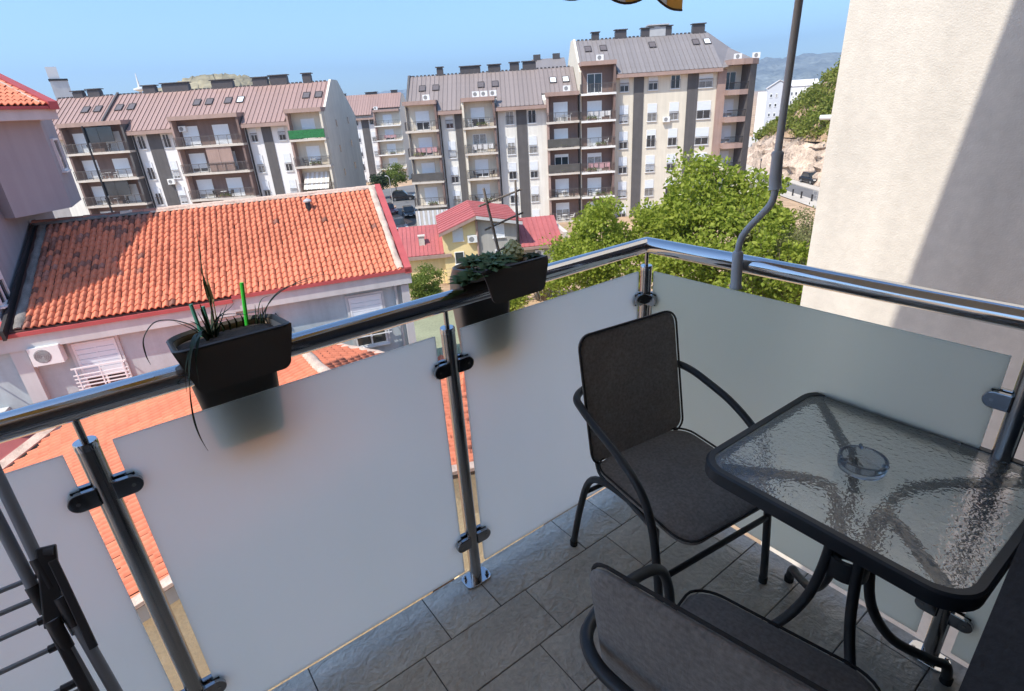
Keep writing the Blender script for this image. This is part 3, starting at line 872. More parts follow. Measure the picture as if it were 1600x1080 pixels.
part("roof_back", MB().extrude([(-13.1, HV + .05, z(HR)), (0, HV + .05, z(HR)), (0, 9.7, z(HE)), (-13.1, 9.7, z(HE))], (0, 0, .06)), 'tile', hs)
Mx = Matrix.Translation((-12.42, -.03, z(HE))) @ Matrix.Rotation(slp, 4, 'X')
CW, RL = .206, .272
tile_field(hs, Mx, 59, 21, CW, RL, lambda x, y: y < sll - .1, 'tile', 'tileold', 300, old=lambda x, y: (x < .4 and rnd.random() < .6) or (y > sll - .7 and x < 3.8 and rnd.random() < .55) or (x < 3.2 and y > 1.8 and rnd.random() < .13) or rnd.random() < .006)
def mortar_run(name, pts, w, h, parent, m='mortar', seed=3, flat=False):
    """an uneven bed of mortar following points"""
    rs = np.random.RandomState(seed); mb = MB(); P = spline(pts, max(2, int(30 / len(pts)))); n = 6; V = []
    for i, p in enumerate(P):
        t = (P[min(i + 1, len(P) - 1)] - P[max(i - 1, 0)]).normalized(); s_ = t.cross(Vector((0, 0, 1))).normalized(); up = s_.cross(t)
        for k in range(n):
            a = math.pi * k / (n - 1)
            rr = 1 + rs.uniform(-.22, .22)
            V.append(p + s_ * math.cos(a) * w * rr + up * math.sin(a) * h * rr)
    F = [(i * n + k, i * n + k + 1, (i + 1) * n + k + 1, (i + 1) * n + k) for i in range(len(P) - 1) for k in range(n - 1)]
    F += [tuple(range(n)), tuple((len(P) - 1) * n + k for k in range(n - 1, -1, -1))]
    mb.add(V, F); return part(name, mb, m, parent, True)
# ridge tiles, bedded in mortar
mortar_run("ridge_mortar", [(-9.0, HV + .02, z(HR) - .02), (-4.5, HV + .02, z(HR) - .02), (-.3, HV + .02, z(HR) - .02)], .17, .10, hs)
mortar_run("ridge_mortar", [(-12.9, HV + .02, z(HR) - .02), (-11, HV + .02, z(HR) - .02), (-9.0, HV + .02, z(HR) - .02)], .24, .10, hs, 'oldmortar', seed=6)
rm_ = MB(); n_ = 7
V_ = [(x, .12 * math.cos(math.pi * k / (n_ - 1)) * s_, .10 * math.sin(math.pi * k / (n_ - 1)) * s_) for x, s_ in ((0, 1.0), (.42, .9)) for k in range(n_)]
rm_.add(V_, [(k, k + 1, n_ + k + 1, n_ + k) for k in range(n_ - 1)] + [tuple(range(n_ - 1, -1, -1)), tuple(range(n_, 2 * n_))])
rme = rm_.mesh("ridge_tile", M['mortar'], True); rme2 = rm_.mesh("ridge_tile", M['tileold'], True)
for k in range(31):
    put("ridge_tile", rme if (k > 9 or rnd.random() < .2) else rme2, hs, (-12.9 + k * .41, HV + .02, z(HR) + .045 + rnd.uniform(-.01, .01)), (rnd.uniform(-.04, .04), 0, rnd.uniform(-.03, .03)))
mortar_run("verge_mortar", [(-.36, .0, z(HE) + .05), (-.36, 2.5, z(HE) + 2.5 * math.tan(slp) + .05), (-.36, HV, z(HR) + .05)], .14, .09, hs, seed=8)
mortar_run("verge_mortar", [(-12.55, .0, z(HE) + .04), (-12.55, 2.5, z(HE) + 2.5 * math.tan(slp) + .04), (-12.55, HV, z(HR) + .04)], .13, .07, hs, 'oldmortar', seed=9)
part("verge_flashing", MB().extrude([(-.2, -.1, z(HE) - .14), (-.2, -.1, z(HE) + .10), (-.2, HV + .1, z(HR) + .14), (-.2, HV + .1, z(HR) - .14)], (.26, 0, 0)), 'redtrim', hs)
part("verge_flashing", MB().extrude([(-12.90, -.3, z(HE) - .2), (-12.90, -.3, z(HE) + .12), (-12.90, HV + .1, z(HR) + .16), (-12.90, HV + .1, z(HR) - .14)], (.10, 0, 0)), 'dframe', hs)
part("corner_flashing", MB().extrude([(-14.6, -.35, z(HE) - .10), (-12.95, -.35, z(HE) - .10), (-12.95, .75, z(HE) + .32), (-14.6, .75, z(HE) + .32)], (0, 0, .10)), 'redtrim', hs)
mb = MB()
for k in range(6): mb.beam((-16.4, -.5, z(-6.5) + k * .16), (-13.9, -.5, z(-6.5) + k * .16), .035, .035)
for x in (-16.4, -15.1, -13.9): mb.box(x - .025, x + .025, -.525, -.475, z(-6.6), z(-5.65))
mb.beam((-13.9, -.5, z(-5.7)), (-13.9, .28, z(-5.7)), .035, .035)
part("balcony_railing", mb, 'frame', hs)
part("balcony_slab", MB().box(-17, -13.8, -.6, .278, z(-6.85), z(-6.62)), 'fascia', hs)
# roof vent near the ridge
vt = part("roof_vent", MB().lathe([(.11, -.1), (.11, .32), (.10, .34)], 10), 'dframe', hs, True, loc=(-3.15, 4.0, z(HE + 4.0 * math.tan(slp))))
part("vent_cap", MB().lathe([(.17, .36), (.17, .41), (.03, .50)], 10), 'grey', vt, True)
# facade
def french_window(u, ztop, w=1.25, h=2.1, rail=True):
    f = add_window(hs, u, .26, z(ztop) - h, w, h, .62, 1, name="window")
    put("window_surround", shared(("surround", w, h), lambda: MB().ring_box(-w / 2 - .1, w / 2 + .1, -.02, h + .1, -.045, .03, .09), 'fascia'), f)
    if rail:
        mb = MB(); W2 = w / 2 + .17
        for k in range(6): mb.beam((-W2, -.33, .55 + k * .13 + (.12 if k == 5 else 0)), (W2, -.33, .55 + k * .13 + (.12 if k == 5 else 0)), .035, .035 if k < 5 else .05)
        for x in (-W2 + .12, 0, W2 - .12): mb.box(x - .02, x + .02, -.35, -.31, .48, 1.3)
        for x in (-W2 + .12, W2 - .12):
            for zz in (.56, 1.2): mb.box(x - .015, x + .015, -.31, 0, zz, zz + .03)
        part("window_railing", mb, 'frame', f)
    return f
french_window(-10.85, -4.83); french_window(-1.85, -4.86); french_window(-6.4, -4.9)
for u in (-10.85, -6.4, -1.85): french_window(u, -7.75, rail=True)
mb = MB(); mb.box(-13.05, -12.62, 0.05, .30, 0, z(HE) - .63); part("pilaster", mb, 'fascia', hs)
part("pilaster", MB().box(-.42, -.12, 0.08, .30, 0, z(HE) - .63), 'fascia', hs)
part("downpipe", MB().tube([(-.62, .20, 0), (-.62, .20, z(HE) - .6)], .06, 8), 'grey', hs)
o = put("air_conditioner", shared(("ac_body",), lambda: MB().box(-.42, .42, -.34, 0, 0, .62), 'acw'), hs, (-12.1, .20, z(-5.28)))
put("fan_grille", shared(("fan_grille",), lambda: fan_mb(), 'acf'), o)
part("bracket", MB().box(-.36, -.32, -.32, .08, -.05, 0).box(.32, .36, -.32, .08, -.05, 0), 'grey', o)
part("wall_lamp", MB().lathe([(.02, -.1), (.10, -.02), (.04, .05), (.02, .12)], 8, (-5.1, .16, z(-5.05))), 'dframe', hs)

# ------------------------------------------------------------------ mauve house at the far left
MO = (-.80, 26.65)
ms_ = thing("mauve_house", "mauve rendered house with projecting upper storey and small orange tiled roof", "house", (MO[0], MO[1], G), R(40))
def in_mauve(u, v, z_):
    """a point given in the tiled house's frame, in this house's frame"""
    p = frame_pt(HO, HD, u, v) - Vector((MO[0], MO[1], 0)); a = R(-40)
    return (p.x * math.cos(a) - p.y * math.sin(a), p.x * math.sin(a) + p.y * math.cos(a), z_)
part("side_wall", MB().extrude([in_mauve(*q, 0) for q in ((-19, .34), (-13.0, .34), (-13.0, 7.5), (-19, 7.5))], (0, 0, z(2.05))), 'mauve', ms_)
part("bay_wall", MB().prism([(-2.05, .0), (0, 0), (1.93, 1.79), (1.93, 7.5), (-2.05, 7.5)], z(-.97), z(2.3)), 'mauve', ms_)
part("lower_wall", MB().box(-2.05, -1.2, 1.2, 7.4, 0, z(-.973)), 'mauve', ms_)
part("eave_fascia", MB().extrude([(-4.2, -.55, z(2.08)), (.3, -.55, z(2.05)), (.3, -.55, z(2.38)), (-4.2, -.55, z(2.42))], (0, 1.5, 0)), 'fascia', ms_)
part("eave_flashing", MB().extrude([(-4.2, -.66, z(2.42)), (.36, -.66, z(2.382)), (.36, -.66, z(2.48)), (-4.2, -.66, z(2.52))], (0, .2, 0)), 'redtrim', ms_)
msl = math.atan2(1.35, 2.6)
part("roof_deck", MB().extrude([(-4.2, -.6, z(2.42)), (.2, -.6, z(2.40)), (.2, 2.0, z(3.72)), (-4.2, 2.0, z(3.74))], (0, 0, .05)), 'under', ms_)
part("roof_back", MB().extrude([(-4.2, 2.0, z(3.74)), (.2, 2.0, z(3.72)), (.2, 7, z(2.4)), (-4.2, 7, z(2.4))], (0, 0, .05)), 'tile', ms_)
tile_field(ms_, Matrix.Translation((-4.3, -.62, z(2.50))) @ Matrix.Rotation(msl, 4, 'X'), 21, 11, .206, .265, lambda x, y: True, 'tile', None, 300)
part("verge_flashing", MB().extrude([(.0, -.7, z(2.36)), (.0, -.7, z(2.62)), (.0, 2.1, z(4.02)), (.0, 2.1, z(3.72))], (.34, 0, 0)), 'redtrim', ms_)
mortar_run("verge_mortar", [(-.12, -.5, z(2.55)), (-.12, .8, z(3.22)), (-.12, 2.0, z(3.84))], .13, .08, ms_, seed=5)
part("gable_wall", MB().extrude([(.02, .1, z(2.301)), (.02, 1.9, z(3.7)), (.02, 6.5, z(2.45)), (.02, 6.5, z(2.301))], (-.2, 0, 0)), 'mauve', ms_)
rl_ = MB(); rl_.tube([(-4.2, 2.1, z(3.95)), (.2, 2.1, z(3.93))], .018, 5)
for k in range(6): rl_.tube([(-4 + k * .8, 2.1, z(3.7)), (-4 + k * .8, 2.1, z(3.95))], .014, 5)
part("ridge_wire", rl_, 'grey', ms_)
f = add_window(ms_, 0, 0, 0, 1.0, 1.15, 0, 0)
f.location = (.93 * .97 + .035, .86 * .97, z(.28)); f.rotation_euler = (0, 0, math.atan2(1.72, 1.85))
f2 = add_window(ms_, 0, 0, 0, .8, 1.1, .3, 1)
f2.location = in_mauve(-12.98, 1.0, z(-3.35)); f2.rotation_euler = (0, 0, R(HD - 40 + 90))
sh = thing("distant_house", "white roof stack of a building behind the rosy roofed block, over the mauve house", "building", (-4, 108, G))
part("wall", MB().box(-9, 6.5, 0, 8, 0, z(5.2)), 'fascia', sh)
part("stack", MB().box(3.6, 5.7, .2, 2.0, z(5.2), z(8.5)), 'fascia', sh)
part("stack_cap", MB().box(3.5, 5.75, .1, 2.1, z(8.502), z(8.75)), 'dframe', sh)
part("chimney_pot", MB().box(3.6, 4.9, .4, 1.8, z(8.752), z(10.3)), 'whitew', sh)
fr2 = thing("distant_roof", "grey metal roof of a building peeping out between the two tallest roofs", "building", (61.5, 76.0, G), R(-36))
part("wall", MB().box(.8, 6, 2, 12, 0, z(5.5)), 'pale', fr2)
part("roof_slope", MB().extrude([(.6, 1.6, z(5.4)), (6.2, 1.6, z(5.4)), (6.2, 7, z(8.2)), (.6, 7, z(8.2))], (0, 0, .12)), 'roofC', fr2)
for u in (.9, 4.2): part("chimney", MB().box(u, u + 1.2, 6.6, 7.4, z(7.6), z(9.0)), 'chim', fr2)

# ------------------------------------------------------------------ low annex below us
ax = thing("tiled_annex", "low annex below the balcony with pale sunlit and deep orange tiled roof slopes", "house", (0, 0, G), 0)
rx, rz = 4.2, -5.8
p1 = R(12); p2 = math.atan(.30)
xe = -5.2; ze = rz - (rx - xe) * math.tan(p1)
part("gable_wall", MB().extrude([(xe + .5, 11.25, 0), (xe + .5, 11.25, z(ze) - .1), (rx, 11.25, z(rz) - .3), (rx + .4, 11.25, z(rz) - .35), (rx + .4, 11.25, 0)], (0, .3, 0)), 'annexw', ax)
part("side_wall", MB().box(xe + .5, xe + .8, 11.551, 20, 0, z(ze) - .1), 'annexw', ax)
part("near_wall", MB().extrude([(rx + .401, 9.4, 0), (rx + .401, 9.4, z(rz) - .5), (7.4, 9.4, z(rz) - 1.25), (7.4, 9.4, 0)], (0, .3, 0)), 'annexw', ax)
part("near_wall", MB().box(7.1, 7.399, 9.701, 18.5, 0, z(rz) - 1.3), 'annexw', ax)
part("eave_fascia", MB().extrude([(xe, 11.0, z(ze) - .45), (xe, 11.0, z(ze) - .06), (rx, 11.0, z(rz) - .06), (rx, 11.0, z(rz) - .45)], (0, .25, 0)), 'greyw', ax)
part("roof_deck", MB().extrude([(xe, 10.95, z(ze) - .05), (rx, 10.95, z(rz) - .05), (rx, 21.1, z(rz) - .05), (-1.9, 22.7, z(rz - 6.1 * math.tan(p1)) - .05), (xe, 19.7, z(ze) - .05)], (0, 0, .03)), 'under', ax)
part("roof_deck", MB().extrude([(rx + .01, 9.1, z(rz) - .05), (7.6, 9.1, z(rz) - 1.07), (7.6, 16.8, z(rz) - 1.07), (5.1, 19.45, z(rz) - .32), (rx + .01, 20.5, z(rz) - .05)], (0, 0, .03)), 'under', ax)
# left slope: tiles climb along +x
Mx = Matrix.Translation((xe, 22.9, z(ze))) @ Matrix.Rotation(-math.pi / 2, 4, 'Z') @ Matrix.Rotation(p1, 4, 'X')
def keepL(a, b_):
    y = 22.9 - a; x = xe + b_ * math.cos(p1)
    return y > 11.15 and x < rx - .05 and y < 20.2 + (x + 4.67) * .905 and y < 19.45 + .279 * (8.94 - x)
tile_field(ax, Mx, 53, 31, .222, .315, keepL, 'tile', None, 300)
Mx = Matrix.Translation((7.6, 9.25, z(rz) - (7.6 - rx) * .30)) @ Matrix.Rotation(math.pi / 2, 4, 'Z') @ Matrix.Rotation(p2, 4, 'X')
def keepR(a, b_):
    y = 9.25 + a; x = 7.6 - b_ * math.cos(p2)
    return x > rx + .05 and y < 19.3 - max(0, x - 5.1) * 1.04
tile_field(ax, Mx, 47, 12, .222, .315, keepR, 'tile', None, 300)
mortar_run("ridge_mortar", [(rx, 9.2, z(rz) + .02), (rx, 14, z(rz) + .02), (rx, 20.3, z(rz) + .02)], .18, .12, ax, seed=11)
mortar_run("hip_mortar", [(5.0, 19.5, z(rz) - .20), (5.9, 18.55, z(rz) - .47), (6.75, 17.7, z(rz) - .72), (7.6, 16.8, z(rz) - 1.0)], .15, .08, ax, seed=12)
part("verge_tiles", MB().extrude([(xe, 10.9, z(ze) + .0), (rx, 10.9, z(rz) + .0), (rx, 11.2, z(rz) + .0), (xe, 11.2, z(ze) + .0)], (0, 0, .09)), 'mortar', ax)
part("verge_tiles", MB().extrude([(rx, 9.02, z(rz)), (7.6, 9.02, z(rz) - 1.02), (7.6, 9.3, z(rz) - 1.02), (rx, 9.3, z(rz))], (0, 0, .09)), 'mortar', ax)
part("valley_flashing", MB().extrude([(-5.4, 19.55, z(-7.75)), (-2.3, 22.4, z(-7.1)), (-2.5, 22.6, z(-7.0)), (-5.6, 19.75, z(-7.65))], (0, 0, .05)), 'mortar', ax)
# red metal lean-to beyond the annex's left edge
lt = thing("red_metal_roof", "red sheet metal lean-to roof beyond the annex, by the house wall", "roof", (-4.2, 21.6, G), R(40))
part("sheet", MB().extrude([(-2.6, .2, z(-8.2)), (1.6, .2, z(-7.6)), (1.6, 1.5, z(-7.0)), (-2.6, 1.5, z(-7.2))], (0, 0, .06)), 'red', lt)
part("wall", MB().box(-2.4, 1.4, .6, 1.4, 0, z(-8.1)), 'house', lt)

# small shed roof glimpsed beside the second post
sd = thing("garden_shed", "small shed with orange tiled roof below the gap by the middle post", "shed", (9.3, 16.2, G), R(-36))
part("wall", MB().box(-1.7, 1.7, .3, 3.2, 0, z(-9.6)), 'annexw', sd)
part("roof_deck", MB().extrude([(-1.9, 0, z(-9.6)), (1.9, 0, z(-9.6)), (1.9, 3.5, z(-8.6)), (-1.9, 3.5, z(-8.6))], (0, 0, .04)), 'under', sd)
tile_field(sd, Matrix.Translation((-1.9, 0, z(-9.53))) @ Matrix.Rotation(math.atan2(1, 3.5), 4, 'X'), 11, 9, .345, .40, lambda x, y: True, 'tile', None, 300)

# ------------------------------------------------------------------ yellow and grey house with red metal roofs
PY = (25.89, 40.42); YD = -28
yh = thing("yellow_house", "half yellow half grey gabled house with red sheet metal roof", "house", (PY[0], PY[1], G), R(YD))
ap, le, re_ = z(-7.05), z(-8.28), z(-7.81)
part("wall", MB().extrude([(-3.05, .25, 0), (-3.05, .25, le - .05), (0, .25, ap - .2), (0, .25, 0)], (0, 8.2, 0)), 'yellow', yh)
part("wall", MB().extrude([(.003, .252, 0), (.003, .252, ap - .2), (3.7, .252, re_ - .1), (3.7, .252, 0)], (0, 8.2, 0)), 'greyw', yh)
def metal_slope(parent, a, c, d, n, m='red', th=.05):
    """a corrugated metal slope: eave a -> ridge c, running along d, one sheet after another"""
    a = Vector(a); c = Vector(c); d = Vector(d); st = d / n
    up = (c - a).cross(d).normalized()
    if up.z < 0: up = -up
    for k in range(n):
        mb = MB(); p = a + st * k
        mb.extrude([p, p + st * .985, c + st * (k + .985), c + st * k], up * th)
        mb.extrude([p + up * th, p + st * .12 + up * th, c + st * (k + .12) + up * th, c + st * k + up * th], up * .05)
        part("roof_sheet", mb, m, parent)
metal_slope(yh, (-3.35, -.35, le - .05), (0, -.35, ap), (0, 8.9, 0), 9)
metal_slope(yh, (4.05, -.35, re_ - .06), (0, -.35, ap), (0, 8.9, 0), 9)
part("verge_board", MB().extrude([(-3.35, -.36, le - .33), (0, -.36, ap - .28), (0, -.36, ap - .01), (-3.35, -.36, le - .06)], (0, .1, 0)), 'trim', yh)
part("verge_board", MB().extrude([(4.05, -.36, re_ - .34), (0.002, -.36, ap - .28), (0.002, -.36, ap - .01), (4.05, -.36, re_ - .07)], (0, .1, 0)), 'fascia', yh)
part("downpipe", MB().tube([(.02, .12, 0), (.02, .12, ap - .5)], .10, 7), 'trim', yh)
for u, zt, w, h, sh in ((-1.68, -8.05, .95, 1.15, 1.0), (-1.72, -10.15, .85, 1.15, 0), (1.95, -8.0, 1.05, 1.2, 1.0), (2.0, -10.3, 1.0, 1.1, .4)):
    add_window(yh, u, .24, z(zt) - h, w, h, sh, 0)
ac_unit(yh, -.45, .24, z(-9.4))
# side wings
part("wing_wall", MB().box(-6.6, -3.052, .5, 4.5, 0, z(-10.35)), 'yellow', yh)
metal_slope(yh, (-3.06, .1, z(-10.2)), (-3.06, 3.9, z(-8.3)), (-3.9, 0, 0), 11)
part("wing_gutter", MB().box(-6.9, -2.4, -.02, .18, z(-10.5), z(-10.22)), 'trim', yh)
cc = part("chimney", MB().box(-5.15, -4.65, 1.3, 1.8, z(-10.0), z(-8.75)), 'slab', yh)
part("chimney_cap", MB().box(-5.22, -4.58, 1.23, 1.87, z(-8.748), z(-8.66)), 'slab', cc)
part("wing_wall", MB().box(3.702, 7.6, .6, 5, 0, z(-10.4)), 'greyw', yh)
metal_slope(yh, (3.72, .1, z(-10.3)), (3.72, 3.8, z(-8.4)), (4.1, 0, 0), 9)
part("wing_gutter", MB().box(3.72, 8.0, -.02, .18, z(-10.55), z(-10.32)), 'trim', yh)
ac_unit(yh, 5.6, .6, z(-11.35))
part("party_wall", MB().box(7.85, 8.3, .2, 5.2, 0, z(-9.3)), 'slab', yh)

# ------------------------------------------------------------------ far white buildings on the right
fb = thing("far_white_building", "distant white building whose grey gabled end has four rows of windows", "building", (173.4, 99.7, G), R(-59))
w_ = 6.7
part("gable_wall", MB().extrude([(0, 0, -2), (0, 0, z(1.3)), (w_ * .48, 0, z(3.3)), (w_, 0, z(1.4)), (w_, 0, -2)], (0, .4, 0)), 'blueg', fb)
part("wall", MB().extrude([(0.01, .401, -2), (0.01, .401, z(1.2)), (w_ * .48, .401, z(3.2)), (w_ - .01, .401, z(1.3)), (w_ - .01, .401, -2)], (0, 14, 0)), 'whitew', fb)
part("side_wall", MB().box(-2.6, 0, .3, 12, -2, z(.4)), 'whitew', fb)
part("roof_slope", MB().extrude([(-.3, -.3, z(1.15)), (w_ * .48, -.3, z(3.36)), (w_ * .48, -.3, z(3.52)), (-.3, -.3, z(1.35))], (0, 15, 0)), 'roofw', fb)
part("roof_slope", MB().extrude([(w_ * .48, -.3, z(3.36)), (w_ + .3, -.3, z(1.25)), (w_ + .3, -.3, z(1.42)), (w_ * .48, -.3, z(3.52))], (0, 15, 0)), 'roofw', fb)
for r_ in range(4):
    for u, w in ((1.2, .6), (2.7, .6), (5.0, .8)):
        add_window(fb, u, -.02, z(-.3 - r_ * 2.7) - 1.0, w, 1.1, .2, 0)
fb2 = thing("far_white_building", "white building half hidden behind the pine covered slope", "building", (202.8, 108.5, G), R(-59))
part("wall", MB().box(-1, 9, 0, 12, -2, z(1.4)), 'whitew', fb2)
part("roof_slope", MB().extrude([(-1.2, -.3, z(1.4)), (9.2, -.3, z(1.4)), (8.6, 4, z(3.4)), (-.6, 4, z(3.4))], (0, .2, 0)), 'roofw', fb2)
for r_ in range(3):
    for u in (.8, 2.2, 3.6): add_window(fb2, u, -.02, z(-.4 - r_ * 2.8) - 1.0, .7, 1.0, 0, 0)

# ================================================================== OUR BUILDING AND THE BALCONY
ob = thing("apartment_building", "our own building: cream stucco side wall, dark door jamb and balcony slab", "apartment building", (0, 0, 0))
part("stucco_wall", MB().box(4.9, 13, -8, 2.25, G, 7.5), 'wallc', ob)
part("door_jamb", MB().box(.6, 4.899, -.35, .04, 0.0, 2.748), 'jamb', ob)
part("facade_wall", MB().box(-7, -1.35, -.35, .04, G, 2.748), 'wallc', ob)
part("facade_wall", MB().box(.6, 4.899, -.35, .04, G, -.35), 'wallc', ob)
part("door_lintel", MB().box(-1.349, .599, -.35, .04, 2.25, 2.748), 'wallc', ob)
part("upper_slab", MB().box(-7, 1.64, -.6, .04, 2.75, 2.95), 'wallc', ob)
part("added_shadow_eave", MB().box(-9, 2.35, -.6, .846, 5.8, 6.0), 'wallc', ob)  # unseen eave, added to cast the slanting shadow edge on the stucco wall
part("upper_wall", MB().box(-7, 1.64, -.6, .039, 2.951, 5.799), 'wallc', ob)
part("balcony_slab", MB().box(-1.6, 1.635, -.6, 1.372, -.22, -.012), 'slab', ob)
part("room_wall", MB().box(-2.6, 2.6, -3.6, -3.5, 0, 2.749), 'indoor', ob)
part("room_wall", MB().box(-2.7, -2.6, -3.6, -.351, 0, 2.749), 'indoor', ob)
part("room_wall", MB().box(2.6, 2.7, -3.6, -.351, 0, 2.749), 'indoor', ob)
part("room_floor", MB().box(-2.7, 2.7, -3.7, -.601, -.22, -.004), 'indoor', ob)
part("room_ceiling", MB().box(-2.7, 2.7, -3.7, -.601, 2.75, 2.9), 'indoor', ob)
part("drain_spout", MB().tube([(4.94, 2.24, 1.33), (4.94, 2.35, 1.328)], .02, 10), 'frame', ob)

# floor tiles, each one laid
fl = tag(part("balcony_floor", MB().box(-1.6, 1.635, -.6, 1.368, -.011, -.0035), 'grout', None), kind='structure')
rows = [(1.366, 1.1635, [-1.6, -.708, -.303, .108, .513, .713, 1.118, 1.318, 1.635]),
        (1.1600, .9665, [-1.6, -.802, -.397, .010, .414, .819, 1.224, 1.635]),
        (.9630, .7695, [-1.6, -.90, -.495, -.09, .315, .722, 1.127, 1.535, 1.635]),
        (.7660, .5725, [-1.6, -.802, -.397, .010, .414, .819, 1.224, 1.635]),
        (.5690, .3755, [-1.6, -.708, -.303, .108, .513, .918, 1.323, 1.635]),
        (.3720, .1785, [-1.6, -.90, -.495, -.09, .315, .722, 1.127, 1.535, 1.635]),
        (.1750, -.0185, [-1.6, -.802, -.397, .010, .414, .819, 1.224, 1.635]),
        (-.022, -.215, [-1.6, -.708, -.303, .108, .513, .918, 1.323, 1.635])]
for y1, y0, xs in rows:
    for a, c in zip(xs[:-1], xs[1:]):
        w, h = c - a - .0035, y1 - y0
        o = link("floor_tile", shared(("floor_tile", round(w, 3), round(h, 3)), lambda: MB().box(-w / 2, w / 2, -h / 2, h / 2, -.008, 0), 'floor'), fl, ((a + c) / 2, (y0 + y1) / 2, rnd.uniform(-.0008, .0)), (rnd.uniform(-.001, .001), rnd.uniform(-.001, .001), 0))
        bv = o.modifiers.new("bevel", 'BEVEL'); bv.width = .0018; bv.segments = 2

# ------------------------------------------------------------------ railing: polished rail, posts, clamps, frosted panes
RY, RX, RZ = 1.318, 1.586, 1.0725
rg = thing("balcony_railing", "polished steel balcony railing with frosted glass panels", "railing", (RX, RY, 0))
def P3(x, y, z_): return (x - RX, y - RY, z_)
part("handrail", MB().tube([P3(-2.2, RY, RZ), P3(RX - .03, RY, RZ), P3(RX, RY, RZ)], .0285, 28), 'steel', rg, True)
part("handrail", MB().tube([P3(RX, RY, RZ), P3(RX, RY - .03, RZ), P3(RX, .045, RZ)], .0285, 28), 'steel', rg, True)
mb = MB(); mb.lathe([(.0285, -.02), (.0287, 0), (.0285, .02)], 24); 
def post(x, y, ax):
    p = part("post", MB().lathe([(.0212, .004), (.0212, .989), (.0205, .992)], 24), 'steelb', rg, True, loc=P3(x, y, 0))
    part("post_cap", MB().lathe([(.0222, .978), (.0222, .992), (.021, .9945), (.006, .995)], 24), 'steel', p, True)
    part("rod", MB().lathe([(.0070, .993), (.0070, 1.052)], 12), 'steelb', p, True)
    bp = MB(); pts = []
    for k in range(16):
        a = k * 2 * math.pi / 16
        ex = .052 if ax == 'x' else .036; ey = .036 if ax == 'x' else .052
        s_ = lambda q: math.copysign(abs(q) ** .5, q)
        pts.append((ex * s_(math.cos(a)), ey * s_(math.sin(a))))
    bp.prism(pts, .0005, .0065)
    b = part("base_plate", bp, 'steel', p, bevel=.0015)
    for s_ in (-1, 1):
        c = (.038 * s_, -.014 * s_, 0) if ax == 'x' else (-.014 * s_, .038 * s_, 0)
        part("bolt", MB().lathe([(.0075, .006), (.0075, .012), (.005, .013), (.005, .022), (.003, .024)], 8, c), 'clamp', p, True)
    return p
def clamp(x, y, z_, dx, dy):
    """a rounded glass clamp reaching from the post towards (dx, dy)"""
    o = link("clamp", None, rg, P3(x, y, z_), (0, 0, math.atan2(dy, dx)))
    o.empty_display_size = .02
    def plate(y0, y1):
        pts = [(.014, -.0215)] + [(.047 + .0215 * math.sin(a), -.0215 * math.cos(a)) for a in [k * math.pi / 12 for k in range(13)]] + [(.014, .0215)]
        mb_ = MB(); mb_.extrude([(px, y0, pz) for px, pz in pts], (0, y1 - y0, 0)); return mb_
    part("clamp_plate", plate(-.0205, -.0065), 'clamp', o, bevel=.002)
    part("clamp_plate", plate(.0065, .0205), 'clamp', o, bevel=.002)
    part("gasket", MB().box(.040, .058, -.0062, .0062, -.0225, .0225), 'rubber', o)
    part("clamp_screw", MB().xf(Matrix()).tube([(.050, -.0212, 0), (.050, .0212, 0)], .0045, 10), 'steelb', o)
posts = [(-1.04, RY, 'x'), (-.163, RY, 'x'), (.713, RY, 'x'), (RX, RY - .004, 'x'), (RX, .192, 'y')]
for x, y, a in posts: post(x, y, a)
for x, y, a in posts[:3]:
    for zc in (.868, .192):
        clamp(x, y, zc, 1, 0); clamp(x, y, zc, -1, 0)
for zc in (.868, .192):
    clamp(RX, RY, zc, -1, 0); clamp(RX, RY, zc, 0, -1); clamp(RX, .192, zc, 0, 1); clamp(RX, .192, zc, 0, -1)
def pane(x0, x1, y0, y1):
    part("glass_panel", MB().box(x0 - RX, x1 - RX, y0 - RY, y1 - RY, .066, .9775), 'frost', rg)
for a, c in ((-.998, -.205), (-.119, .668), (.756, 1.545)): pane(a, c, RY - .004, RY + .004)
pane(RX - .004, RX + .004, .236, 1.276); pane(RX - .004, RX + .004, .052, .150)

